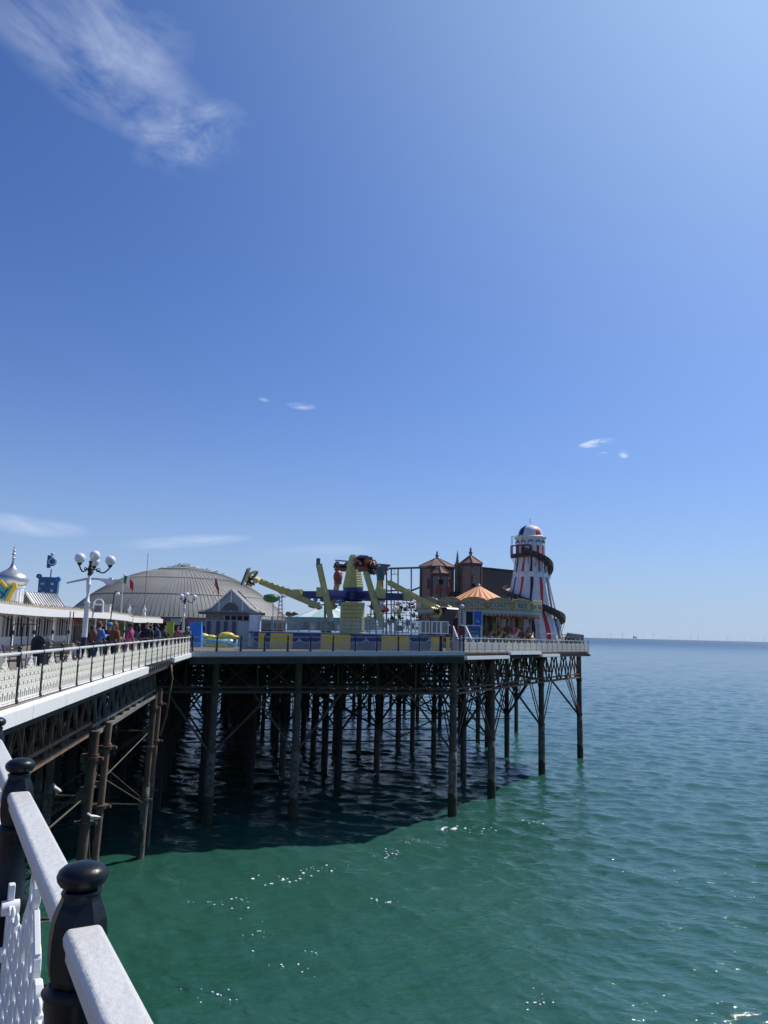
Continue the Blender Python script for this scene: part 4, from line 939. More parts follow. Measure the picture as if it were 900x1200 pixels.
b = MB(); a, e = FR(sx_(298, OFF+.1), OFF+.1, 12.83), FR(sx_(528, OFF+.1), OFF+.1, 12.83)
bk = VV*15; b.add([a, e, e+bk, a+bk]+[p-Vector((0, 0, .14)) for p in (a, e, e+bk, a+bk)], [(0, 1, 2, 3), (7, 6, 5, 4), (0, 4, 5, 1), (1, 5, 6, 2), (2, 6, 7, 3), (3, 7, 4, 0)]); b.build('platform_floor', navy, t)
fgrey = mat('balustrade_grey', (.30, .31, .33), .4, .1, var=.06)
xs = [302, 318, 334, 349, 363, 376, 393, 410.5, 414, 431, 449, 464, 479.5, 481, 493, 504, 506, 517, 526]
for x0, x1 in zip(xs, xs[1:]):
    if x1-x0 < 4: continue
    a, e = FR(sx_(x0, OFF), OFF, 12.95), FR(sx_(x1, OFF), OFF, 12.95); mm = white if x0 > 479 else fgrey; H_ = .92
    b = MB(); w = .07 if x0 > 408 else .045
    up = Vector((0, 0, H_)); b.bar(a, a+up, w, w, up=VV); b.bar(e-UU*w, e-UU*w+up, w, w, up=VV); b.bar(a+up, e+up, w, w); b.bar(a+Vector((0, 0, .06)), e+Vector((0, 0, .06)), w, w)
    if x1-x0 > 10 and x0 > 408: md = a.lerp(e, .5); b.bar(md, md+up, w, w, up=VV)
    f_ = b.build('balustrade_frame', mm, t); b = MB(); b.bar(a+UU*.04+Vector((0, 0, H_/2)), e-UU*.1+Vector((0, 0, H_/2)), .012, H_-.14); b.build('glass_pane', glass, f_)
# ------------------------------------------------------------------ spinning ride
RC = at(413.5, 700, 66); RC = Vector((RC.x, RC.y, 12.83))
Zp = lambda y, Y: at(413, y, Y).z
t = thing('spinning_ride', RC, 'spinning fairground ride with a yellow stepped tower, navy arms and tumbling gondolas', 'ride')
b = MB(); z0, z1 = RC.z, Zp(706, 66)
for k in range(8):
    a0, a1 = z0+(z1-z0)*k/8, z0+(z1-z0)*(k+1)/8
    b.lathe((RC.x, RC.y, 0), [(1.0, a0+.015), (1.04, a0+.03), (1.04, a1-.01), (1.0, a1)], 16, False)
b.build('drum', yel, t)
b = MB(); z2, z3 = Zp(705, 66), Zp(689, 66); b.lathe((RC.x, RC.y, 0), [(.75, z2), (.98, z2+.15), (.98, z3-.45), (.9, z3-.42), (.86, z3)], 12, False); b.build('hub', navy, t)
b = MB(); z4 = Zp(652, 66); nst = 13
for k in range(nst):
    f0, f1 = k/nst, (k+1)/nst; r0, r1 = .82+(.36-.82)*f0, .82+(.36-.82)*f1; za, zb = z3+(z4-z3)*f0, z3+(z4-z3)*f1
    b.lathe((RC.x, RC.y, 0), [(r0*1.15, za+.008), (r0*1.15, zb-.03), (r1*1.15, zb-.005)], 8, False, a0=.39)
b.lathe((RC.x, RC.y, 0), [(.38, z4-.02), (.33, z4+.12), (.05, z4+.14)], 8, False, a0=.39)
b.build('tower', yel, t)
seatm = mat('seat_charcoal', (.02, .022, .028), .6); rfm = mat('restraint_red', (.35, .05, .04), .5); shellm = mat('shell_bluegrey', (.10, .12, .15), .35, .3)
def gondola(parent, c, d, out, cmain, shell=True, flip=1, size=1.0):
    """seat cluster at the end of a beam: d along the beam, out = sideways axis"""
    d = Vector(d).normalized(); out = Vector(out).normalized(); up = d.cross(out).normalized(); c = Vector(c); k = size
    b = MB(); M3 = Matrix((out, d, up)).transposed()
    b.box(c, (1.5*k, .35*k, .4*k), M=M3); b.m = 0
    for s in (-.66, .66): b.ring(c+d*.25*k+out*s*k, d, up, .55*k, .2*k, .14*k, 12, -1.6, 1.9)
    b.tube(c-out*.75*k-d*.1*k, c+out*.75*k-d*.1*k, .2*k, n=10)
    g = b.build('gondola', cmain, parent)
    b = MB()
    for s in (-1.5, -.5, .5, 1.5):
        q = c+out*(s*.40*k)+d*.32*k; b.box(q, (.34*k, .3*k, .16*k), M=M3); b.box(q+d*.22*k+up*.22*k, (.32*k, .12*k, .6*k), M=M3); b.box(q+d*.24*k+up*.6*k, (.22*k, .1*k, .2*k), M=M3)
        b.bar(q-up*.1*k, q-up*.55*k-d*.1*k, .09*k)
    b.build('seats', seatm, g)
    b = MB()
    for s in (-1.5, -.5, .5, 1.5):
        q = c+out*(s*.40*k)+d*.32*k
        for e in (-.1, .1): b.path([q+d*.2*k+up*.55*k+out*e*k, q-d*.12*k+up*.5*k+out*e*k, q-d*.2*k+up*.15*k+out*e*k, q-d*.1*k+up*0+out*e*k], .045*k, 6)
    b.build('restraints', rfm, g)
    if shell:
        b = MB(); q = c+d*1.0*k; b.prism([(-.8*k, -.65*k), (.8*k, -.65*k), (.6*k, .85*k), (-.6*k, .85*k)], q, out, up, .12); b.build('shell', shellm, g)
ARMS = [  # angle, beam top px, beam bottom px, gondola end, extra
    (180, (302, 680), (377, 712), 'a', 1.0), (240, (373, 658), (388, 727), None, 0), (300, (428, 668), (449, 737), 'a', .85),
    (0, (453, 681), (513, 714), 'b', .95), (60, (446, 672), (440, 722), 'a', .7), (120, (399, 668), (388, 716), 'a', .75)]
zj = Zp(697.5, 66)
for i, (an, pa, pb, ge, gs) in enumerate(ARMS):
    a = R_(an); d = Vector((math.cos(a), math.sin(a), 0)); R0_ = RC+d*.7; R0_.z = zj; L_ = 4.7
    J = RC+d*L_; J.z = zj; b = MB(); b.bar(R0_, J, .52, .62, .42, .48); b.bar(R0_+Vector((0, 0, -.36)), J+Vector((0, 0, -.28)), .3, .12)
    arm = b.build('arm', navy, t)
    Y = J.y; A_, B_ = at(*pa, Y-.35), at(*pb, Y-.35)
    side = Vector((0, -1, 0))
    b = MB(); b.bar(A_, B_, .17, .24); dv = (B_-A_).normalized()
    for s in (-1, 1): b.bar(A_+dv*.2+dv.cross(side)*.13*s, B_-dv*.2+dv.cross(side)*.13*s, .24, .04, up=side)
    b.build('swing_beam', yel, arm)
    b = MB(); b.tube(J+Vector((0, -.75, 0)), J+Vector((0, .45, 0)), .36, n=14); b.box(J+Vector((0, .1, 0)), (.85, .7, .75)); b.tube(J+Vector((0, -.8, 0)), J+Vector((0, -.74, 0)), .2, n=12); b.build('pivot', yel, arm)
    if ge:
        end, dr = (A_, -dv) if ge == 'a' else (B_, dv)
        if i in (2, 4, 5): dr = dr
        gondola(arm, end+dr*.1, dr, Vector((0, 1, .15)) if i == 0 else Vector((.85, .5, 0)), yel if i in (0, 3) else mat('gondola_red_brown', (.30, .08, .05), .5, var=.3), True, size=gs)
    cw = B_ if ge == 'a' else A_
    if i in (1, 4):
        b = MB(); b.box(cw, (.3, .4, .5)); b.build('counterweight', shellm, arm)
    if i == 0:      # truss of the outstretched gondola beam
        b = MB(); b.bar(J+Vector((0, -.4, .05)), A_+dv*1.0, .2, .28); 
        for k in range(6): q = A_.lerp(J, .12+.13*k); b.tube(q+Vector((0, -.45, .05)), q+Vector((0, .2, .05)), .17-.02*(k % 2), n=10)
        b.build('link_arm', yel, arm)
q = at(426, 658, 62.3); pp = [(x*.069-426*.069, -(y-658)*.069) for x, y in ((414.5, 663.5), (419, 653), (423, 651), (432, 651.5), (439, 657), (431, 661.5), (426, 661))]
b = MB(); b.prism(pp, q, Vector((1, -.25, 0)), Z3, .9); b.build('gondola_shell', mat('shell_brown', (.10, .065, .045), .5, var=.2), t)
q = at(434, 664, 61.9); b = MB()
random.seed(9)
for i in range(9):
    Mx = Euler((random.uniform(-.8, .8), random.uniform(-.8, .8), random.uniform(0, 3))).to_matrix(); c_ = q+Vector((random.uniform(-.5, .5), random.uniform(-.3, .5), random.uniform(-.55, .45))); b.box(c_, (.3, .2, .35), M=Mx); b.box(c_+Mx@Vector((0, .1, .25)), (.28, .08, .4), M=Mx)
b.build('hanging_seats', seatm, t)
for k_, (x, y, c_) in enumerate(((430, 657, orange), (437, 662, rfm), (428, 663, rfm))):
    b = MB(); b.ball(at(x, y, 61.6), .26, 10, sz=1.2); b.build('headrest', c_, t)
for k_, (x, y) in enumerate(((446, 671), (396, 676))):
    b = MB(); b.ball(at(x, y, 69), .42, 10, sz=1.5); b.box(at(x, y+3, 69), (.5, .5, .9), rz=.5); b.build('seat_pod', mat('seat_teal', (.05, .12, .15), .5) if k_ == 0 else mat('gondola_red_brown', (.3, .08, .05)), t)
b = MB(); q = at(451, 664.5, 69); b.prism([(-.7, -.1), (-.3, .15), (.55, .2), (.35, .02), (-.1, -.2)], q, X3, Z3, .5); b.build('shell', shellm, t)
# ------------------------------------------------------------------ other rides behind
random.seed(5)
def px3(x, y, Y): return at(x, y, Y)
t = thing('scaffold_ride', px3(477, 745, 84), 'white lattice ride frame dotted with round white lamps behind the spinning ride', 'ride')
b = MB()
for x in np.linspace(462, 490, 7): b.tube(px3(x, 748, 84), px3(x, 703, 84), .03, n=5)
for y in (706, 713, 721, 729, 737): b.tube(px3(461, y, 84), px3(491, y, 84), .03, n=5)
b.build('frame', leadd, t)
b = MB()
for i in range(26): b.box(px3(random.uniform(462, 490), random.uniform(706, 738), 84.4), (random.uniform(.2, .7), .2, random.uniform(.2, .6)))
b.build('machinery', timber, t)
b = MB()
for i in range(7):
    for j in range(8):
        if random.random() < .6: b.ball(px3(465+i*4.1+random.uniform(-.8, .8), 706+j*4.1+random.uniform(-.8, .8), 83.6), random.uniform(.09, .17), 8); b.build('lamp_globe', globe, t); b = MB()
t = thing('ride_machinery', px3(455, 745, 80), 'tangle of dark ride cars and pale seats behind the right arms of the spinning ride', 'ride')
cols = [seatm, navy, mat('seat_teal', (.05, .12, .15), .5), white, grey, redd, yel]
for i in range(26):
    x, y = random.uniform(432, 470), random.uniform(708, 737); q = px3(x, y, 80+random.uniform(-1, 1)); b = MB()
    Mx = Euler((random.uniform(-.5, .5), random.uniform(-.8, .8), random.uniform(0, 3))).to_matrix(); s = random.uniform(.25, .55)
    b.box(q, (s, s*.7, s*.8), M=Mx); b.box(q+Mx@Vector((0, s*.4, s*.5)), (s*.9, s*.15, s*1.0), M=Mx); b.build('seat', random.choice(cols), t)
b = MB()
for x in (433, 441, 452, 463): b.tube(px3(x, 748, 80.5), px3(x+random.uniform(-3, 3), 704, 80.5), .07, n=6)
for y in (710, 720, 731): b.tube(px3(430, y, 80.5), px3(471, y-2, 80.5), .05, n=6)
b.build('frame', leadd, t)
t = thing('rollercoaster_track', px3(470, 748, 97), 'high thin rollercoaster track on tall slender posts left of the brown castle', 'rollercoaster')
b = MB()
for dy in (-.35, .35): b.tube(px3(447, 666.5, 97)+Vector((0, dy, 0)), px3(500, 665, 97)+Vector((0, dy, 0)), .11, n=6)
for i in range(24): q = px3(447+i*2.25, 666.3-.06*i/1, 97); b.bar(q+Vector((0, -.5, 0)), q+Vector((0, .5, 0)), .07)
b.build('track', mat('track_teal', (.05, .13, .17), .5), t)
for x, top in ((448.5, 667), (458.5, 667), (466.5, 667), (482, 666), (453, 670)):
    b = MB(); b.tube(px3(x, 748, 97), px3(x, top, 97), .09, n=6); b.build('support_post', redd if x in (448.5, 453) else stone, t)
b = MB(); b.bar(px3(458, 673, 97), px3(467, 673, 97), .07); b.bar(px3(462, 667, 97), px3(462, 673, 97), .06); b.bar(px3(446, 693, 97), px3(480, 691, 97), .2); b.bar(px3(480, 693, 97), px3(493, 688, 97), .22)
b.build('cross_beam', leadd, t)
t = thing('waltzer_roof', px3(370, 745, 88), 'low white and green tented ride roof behind the left arm of the spinning ride', 'ride')
q = px3(383, 722, 88); b = MB(); nn = 16
for k in range(nn):
    a0, a1 = 2*math.pi*k/nn, 2*math.pi*(k+1)/nn; b.m = k % 2
    b.add([q+Vector((4.2*math.cos(a0), 4.2*math.sin(a0), -.25)), q+Vector((4.2*math.cos(a1), 4.2*math.sin(a1), -.25)), q+Vector((0, 0, 1.35))], [(0, 1, 2)])
b.build('canopy', [white, mat('pale_green_canvas', (.35, .55, .5), .7)], t)
b = MB(); b.lathe(q, [(4.25, -.6), (4.3, -.22), (4.1, -.2)], 32, False); b.build('rim', teal, t)
b = MB(); b.lathe(q, [(.6, -2.9), (.6, -.4)], 12); b.build('core', mat('seat_teal', (.05, .12, .15)), t)
for x in (350, 362, 404, 416):
    b = MB(); b.tube(px3(x, 746, 86), px3(x, 725, 86), .06, n=6); b.build('support_post', white, t)
for i in range(9):
    qq = px3(350+i*8, 735, 85.5); b = MB(); b.box(qq, (.5, .5, .5), rz=i); b.box(qq+Vector((0, .2, .35)), (.5, .12, .5), rz=i*.3); b.build('ride_car', [teal, navy, white, redd][i % 4], t)
t = thing('blue_cars_ride', px3(370, 735, 78), 'cluster of dark blue ride cars showing below the left navy arm', 'ride')
for i in range(10):
    qq = px3(361+i*4.4, 703+random.uniform(0, 10), 78+random.uniform(-.6, .6)); b = MB(); Mx = Euler((random.uniform(-.4, .4), random.uniform(-.5, .5), random.random()*3)).to_matrix()
    b.box(qq, (.6, .35, .25), M=Mx); b.box(qq+Mx@Vector((0, .15, .3)), (.5, .1, .45), M=Mx); b.build('car', [navy, mat('seat_teal', (.05, .12, .15)), blue][i % 3], t)
b = MB(); b.tube(px3(381, 745, 78), px3(381, 700, 78), .12, n=8); 
for i in range(6): b.bar(px3(381, 708, 78), px3(361+i*8, 710, 78), .06)
b.build('spider_frame', leadd, t)
t = thing('helter_frame_ride', px3(327, 740, 90), 'distant red and white striped lattice mast with a green car beside the dome', 'ride')
b = MB()
for x0, x1 in ((325.5, 328), (333, 330)): b.tube(px3(x0-1.5, 740, 90), px3(x1, 698, 90), .06, n=5)
for k in range(9): b.bar(px3(325.5, 738-k*4.6, 90), px3(332, 735.5-k*4.6, 90), .06); b.bar(px3(332, 738-k*4.6, 90), px3(325.5, 735.5-k*4.6, 90), .06)
b.build('mast', mat('striped_red_white', (.6, .3, .28), .5, var=.3, scale=2), t)
b = MB(); b.ball(px3(318, 701, 90), .75, 12, sx=1.3, sz=.7); b.box(px3(318, 698, 90), (1.6, .5, .15)); b.build('car', green, t)
b = MB(); b.bar(px3(309, 703, 90), px3(336, 699, 90), .09); b.tube(px3(320, 740, 90), px3(320, 703, 90), .06, n=5); b.bar(px3(325, 693, 90), px3(334, 700, 90), .12); b.build('frame', grey, t)
q = px3(343, 725, 95); b = MB()
for i in range(9): b.ball(px3(337+i*1.3, 722-random.uniform(0, 4), 95), random.uniform(.15, .3), 8, sx=1.3, sz=.7)
b.bar(px3(336, 725, 95), px3(350, 723, 95), .25)
tag(b.build('roof_clutter', mat('rust_brown_clutter', (.16, .10, .06), .8, var=.4), None, off=q), 'brown jumble on a low ride roof at the right foot of the dome', 'roof')
b = MB(); b.bar(px3(337, 731, 94), px3(440, 731, 94), 1.2, 1.6); b.bar(px3(337, 722.5, 93.9), px3(400, 722.5, 93.9), .4, .2)
tag(b.build('low_ride_building', mat('pale_teal_building', (.22, .30, .30), .6, var=.25, scale=.6), None, off=px3(380, 731, 94)), 'low pale green ride building seen through the glass balustrade', 'building')
# far boom ride behind the tall lamp
t = thing('boom_ride', px3(112, 700, 108), 'far-off ride with a thin white boom and winged car, crossing behind the tall lamp', 'ride')
b = MB(); b.bar(px3(78, 683.2, 108), px3(103, 678, 108), .12, .2, .2, .3); b.bar(px3(103, 678, 108), px3(142, 680, 108), .2, .25); b.tube(px3(103, 735, 108), px3(103, 677, 108), .22, n=8); b.build('boom', lgrey, t)
b = MB(); b.prism([(-1.5, .2), (1.4, .3), (.7, -.1), (.4, -.45), (-.4, -.45), (-.7, -.1)], px3(128, 681.5, 107.6), X3, Z3, .5); b.box(px3(130, 679, 107.5), (.5, .4, .5)); b.build('winged_car', white, t)
# ------------------------------------------------------------------ haunted castle
t = thing('castle_building', px3(545, 745, 104), 'dark brown castle-like ghost house with pointed corner towers and a long cladded box', 'building')
def ctower(cx, Y, wpx, ybase, yeave, yap, yspire, n, mm, nm='corner_tower'):
    c = at(cx, yeave, Y); r = wpx/2/FPX*Y; ze = c.z; zb = 11.5; za = at(cx, yap, Y).z; zs = at(cx, yspire, Y).z; C_ = Vector((c.x, c.y, 0)); a0 = math.pi/n
    b = MB(); b.lathe(C_, [(r, zb), (r, ze)], n, False, a0=a0); tw = b.build(nm, mm, t)
    b = MB()
    for i in range(n):
        a = a0+2*math.pi*i/n; b.box(C_+Vector((math.cos(a)*r, math.sin(a)*r, (zb+ze)/2)), (.22, .22, ze-zb), rz=a)
    b.lathe(C_, [(r*1.02, ze-.35), (r*1.08, ze-.25), (r*1.08, ze)], n, False, a0=a0); b.build('corner_trim', brickd, tw)
    b = MB(); b.lathe(C_, [(r*1.16, ze-.08), (r*1.16, ze+.04), (r*.6, ze+(za-ze)*.52), (.14, za)], n, False, a0=a0); rf = b.build('roof', tile, tw)
    b = MB()
    for i in range(n):
        a = a0+2*math.pi*i/n; e = Vector((math.cos(a), math.sin(a), 0)); b.path([C_+e*r*1.16+Vector((0, 0, ze+.05)), C_+e*r*.6+Vector((0, 0, ze+(za-ze)*.52+.04)), C_+e*.14+Vector((0, 0, za))], .07, 5)
    b.build('ridge', stone, rf)
    b = MB(); b.lathe(C_, [(.12, za-.1), (.16, za+.15), (.28, za+(zs-za)*.3), (.2, za+(zs-za)*.42), (.1, za+(zs-za)*.55), (.16, za+(zs-za)*.62), (.01, zs)], 8); b.build('spire', stone, rf)
    return tw, C_, r, ze
tw, C1, r1, ze1 = ctower(512, 104, 40, 0, 665, 654, 645, 8, brick)
ctower(515.5, 99.6, 22, 0, 672.5, 663.5, 662, 6, stone)
tw2, C2, r2, ze2 = ctower(551.5, 99.5, 26.5, 0, 661, 651, 640.5, 6, brick)
for (x, y, w, h, mm) in ((554.5, 669.5, 6, 9, stone), (554.5, 686, 5.5, 5, dark), (541, 668, 3, 9, brickd), (541, 688, 3, 9, brickd)):
    q = at(x, y, 96.9 if x > 545 else 97.2); b = MB(); b.box(q, (w*.108, .2, h*.108)); f_ = b.build('window', leadd, t); b = MB(); b.box(q+Vector((0, -.08, 0)), (w*.08, .08, h*.085)); b.build('pane', mm, f_)
for (x, y, w, h) in ((502, 684, 3, 12), (494, 682, 2.4, 14)):
    q = at(x, y, 99.6); b = MB(); b.box(q, (w*.108, .2, h*.108)); b.build('window', brickd, t)
q = at(516, 682, 97.2); b = MB(); b.box(q, (.7, .3, .6)); b.build('window', dark, t)
b = MB(); a, e = at(526, 690, 101), at(540, 690, 101); b.bar(Vector((a.x, a.y, 14.9)), Vector((e.x, e.y, 14.9)), 2.5, 7); b.build('wall', mat('dark_castle_wall', (.07, .06, .07), .9), t)  # wall section darker than the towers beside it
b = MB(); q = at(536, 664, 101); b.lathe(Vector((q.x, q.y, 0)), [(.35, 15), (.35, q.z), (.5, q.z+.1), (.22, q.z+.6), (.12, q.z+1.5), (.01, q.z+2.2)], 8); b.build('turret', stone, t)
b = MB(); a, e = at(563, 690, 101), at(604, 690, 106); za, ze = at(566, 665.5, 101).z, at(601, 669.5, 106).z; w = Vector((0, 14, 0))
V_ = [Vector((a.x, a.y, 11.5)), Vector((e.x, e.y, 11.5)), Vector((e.x, e.y, ze)), Vector((a.x, a.y, za))]; b.add(V_+[v+w for v in V_], [(0, 1, 2, 3), (7, 6, 5, 4), (0, 4, 5, 1), (3, 2, 6, 7), (1, 5, 6, 2), (0, 3, 7, 4)]); b.build('cladded_box', brickd, t)
b = MB(); b.bar(V_[3]+Vector((0, -.05, .05)), V_[2]+Vector((0, -.05, .05)), .3, .16); b.build('parapet', mat('black_felt', (.015, .013, .013), .8), t)
for x in (513, 525):    # red figures' perches on the facade
    q = at(x, 690, 96.8); b = MB(); b.lathe(q, [(.28, -.6), (.34, -.3), (.2, 0), (.3, .15), (.12, .4), (.01, 1.3)], 8); b.ball(q+Vector((0, -.05, 1.2)), .13, 8); b.box(q+Vector((.3, 0, -.1)), (.9, .3, .25)); b.build('red_finial', redd, t)
# ------------------------------------------------------------------ carousel
CC = at(561, 740, 79); CC = Vector((CC.x, CC.y, 0)); CRr = 6.25
t = thing('carousel', CC+Vector((0, 0, 11.55)), 'galloping-horse carousel with a red and yellow striped roof and gilded lettered rounding boards', 'carousel')
zT, zB = at(561, 699.5, 73).z, at(561, 714.5, 73).z
b = MB(); nn = 24; zr = zT+.05; za = at(558, 687, 79).z
for k in range(nn*2):
    a0, a1 = math.pi*k/nn, math.pi*(k+1)/nn; b.m = (k//1) % 2
    b.add([CC+Vector((CRr*.97*math.cos(a0), CRr*.97*math.sin(a0), za-3.15)), CC+Vector((CRr*.97*math.cos(a1), CRr*.97*math.sin(a1), za-3.15)), CC+Vector((.15*math.cos(a1), .15*math.sin(a1), za)), CC+Vector((.15*math.cos(a0), .15*math.sin(a0), za))], [(0, 1, 2, 3)])
b.build('roof', [stripey, stripr], t)
b = MB(); b.ball(CC+Vector((0, 0, za+.1)), .16, 8); b.build('roof_knob', lgrey, t)
NF = 16
for k in range(NF):
    a = 2*math.pi*(k+.5)/NF+math.pi/NF*0; ac = a; d = Vector((math.cos(ac), math.sin(ac), 0)); tx = Vector((-d.y, d.x, 0)); half = CRr*math.tan(math.pi/NF); P0 = CC+d*CRr; H = zT-zB
    if tx.x < 0: pass
    pts = [(-half, 0), (half, 0), (half, H*.72)]+[(half*(1-2*s), H*(.74+.30*abs(math.sin(s*math.pi*1.0))**.7-.06*abs(math.cos(s*math.pi*4)))) for s in np.linspace(.05, .95, 11)]+[(-half, H*.72)]
    b = MB(); b.prism(pts, P0+Vector((0, 0, zB)), tx, Z3, .10); bd = b.build('rounding_board', gold, t)
    if d.y < .35:
        b = MB(); b.prism([(-half*.78, H*.14), (half*.78, H*.14), (half*.78, H*.60), (-half*.78, H*.60)], P0+d*.07+Vector((0, 0, zB)), tx, Z3, .05); b.prism([(-half*.95, H*.64), (half*.95, H*.64), (half*.95, H*.70), (-half*.95, H*.70)], P0+d*.07+Vector((0, 0, zB)), tx, Z3, .08)
        for s in np.linspace(-.75, .75, 9): b.ring(P0+d*.07+tx*half*s+Vector((0, 0, zB+H*(.80-.0*s))), tx, Z3, .09, .05, .05, 8)
        b.build('panel_face', goldl, bd)
        word = {0: 'SOUTH', 1: 'COAST', -1: 'ON THE'}
        kk = round((math.atan2(d.y, d.x)+math.pi/2-.02)/(2*math.pi/NF)-.5)
        w_ = {-3: 'RIDE', -2: 'ON THE', -1: 'SOUTH', 0: 'COAST', 1: 'RIDE', 2: 'ON THE'}.get(kk)
        if w_:
            Mt = Matrix((tx if tx.cross(Z3).dot(d) > 0 else -tx, Z3, d)).transposed().to_4x4(); Mt.translation = P0+d*.11+Vector((0, 0, zB+H*.37)); textmesh(w_, H*.50, 'lettering', mat('letter_slate', (.09, .12, .15), .5), bd, Mt, .02)
    else:
        pass
b = MB(); b.lathe(CC, [(CRr*.985, zB-.35), (CRr*1.0, zB-.3), (CRr*1.005, zB+.02), (CRr*.9, zB+.04)], 48, False); b.build('valance', mat('valance_blue_grey', (.30, .40, .45), .5), t)
b = MB()
for k in range(96): a = 2*math.pi*k/96; b.prism([(-.2, 0), (.2, 0), (.14, -.16), (0, -.24), (-.14, -.16)], CC+Vector((math.cos(a)*CRr*.99, math.sin(a)*CRr*.99, zB-.33)), (-math.sin(a), math.cos(a), 0), Z3, .04)
b.build('fringe', mat('fringe_tan', (.3, .24, .16), .7), t)
b = MB(); b.lathe(CC, [(CRr*.96, 11.55), (CRr*.96, 11.95), (0.1, 11.95)], 40, False); b.build('floor', timber, t)
b = MB(); b.lathe(CC, [(1.9, 11.9), (1.9, 14.8), (2.2, 14.9), (2.2, 15.4)], 12, False); cr = b.build('centre_drum', mat('centre_brown', (.11, .08, .055), .6, var=.5, scale=1.5), t)
for k in range(12): 
    a = 2*math.pi*k/12+.26; d = Vector((math.cos(a), math.sin(a), 0)); b = MB(); b.box(CC+d*1.9+Vector((0, 0, 13.4)), (.08, .55, 1.5), rz=a); b.build('mirror_panel', [stone, gold, leadd][k % 3], cr)
horse_cols = [mat('horse_cream', (.5, .43, .3), .5, var=.15), mat('horse_brown', (.16, .1, .06), .5, var=.2), mat('horse_gold', (.42, .30, .1), .4, var=.2)]
def horse(parent, c, rz, m_):
    M = Matrix.Translation(c)@Matrix.Rotation(rz, 4, 'Z'); T = lambda x, y, z: M@Vector((x, y, z)); b = MB()
    b.path([T(-.55, 0, .05), T(-.4, 0, .1), T(0, 0, .02), T(.35, 0, .1), T(.5, 0, .25), T(.66, 0, .55), T(.74, 0, .68), T(.95, 0, .55), T(1.02, 0, .5)], [.1, .22, .2, .23, .17, .12, .12, .075, .05], 10)
    for s in (-1, 1):
        b.path([T(.35, .1*s, 0), T(.55, .12*s, -.22), T(.42, .12*s, -.45), T(.5, .12*s, -.55)], [.09, .06, .035, .045], 6)
        b.path([T(-.45, .1*s, 0), T(-.55, .12*s, -.25), T(-.75, .12*s, -.45), T(-.72, .12*s, -.6)], [.11, .065, .035, .045], 6)
        b.path([T(.70, .05*s, .75), T(.68, .06*s, .86)], [.03, .008], 4)
    b.path([T(-.6, 0, .12), T(-.75, 0, .05), T(-.85, 0, -.3)], [.04, .07, .02], 6)
    h = b.build('horse', m_, parent); b = MB(); b.ball(T(0, 0, .2), .2, 8, sz=.4); b.path([T(.42, 0, .38), T(.55, 0, .65), T(.66, 0, .82)], [.04, .06, .03], 5); b.build('saddle', red, h)
    b = MB(); b.tube(T(.1, 0, -.9), T(.1, 0, 2.35), .03, n=8); b.build('pole', goldl, h)
for ring_, r_ in ((0, 5.3), (1, 4.2), (2, 3.2)):
    nh = (18, 15, 12)[ring_]
    for k in range(nh):
        a = 2*math.pi*(k+.3*ring_)/nh
        if math.sin(a) > .45: continue
        horse(t, CC+Vector((math.cos(a)*r_, math.sin(a)*r_, 12.85+.22*math.sin(k*2.1+ring_))), a+math.pi/2, horse_cols[(k+ring_) % 3])
# ------------------------------------------------------------------ helter skelter
HC = at(622, 745, 85); HC = Vector((HC.x, HC.y, 0)); hz = lambda y: at(621, y, 85).z
t = thing('helter_skelter', HC+Vector((0, 0, 11.55)), 'tall white helter skelter tower with red and navy stripes, spiral slide and domed top', 'helter skelter')
pr = [(3.75, 11.55), (3.25, hz(735)), (2.75, hz(715)), (2.2, hz(690)), (1.80, hz(668)), (1.62, hz(654)), (1.58, hz(648))]
def hr(z):
    zs = [p[1] for p in pr]; rs_ = [p[0] for p in pr]; return float(np.interp(z, zs, rs_))
hw = mat('tower_white', (.66, .67, .68), .5, var=.07, scale=1.5, col2=(.45, .46, .47), lo=.58, hi=.72); hs = mat('tower_silver_strip', (.72, .74, .76), .3, .2, var=.05)
NS = 12; b = MB(); zz = np.linspace(11.55, pr[-1][1], 16)
b.lathe(HC, [(hr(z), z) for z in zz], NS, False, a0=.1); b.build('tower_wall', hw, t)
nav = mat('dark_navy_stripe', (.012, .02, .05), .5); rs2 = mat('stripe_red', (.50, .025, .04), .5, var=.08)
zlo = [(11.9, hz(676)), (hz(671.5), hz(653))]
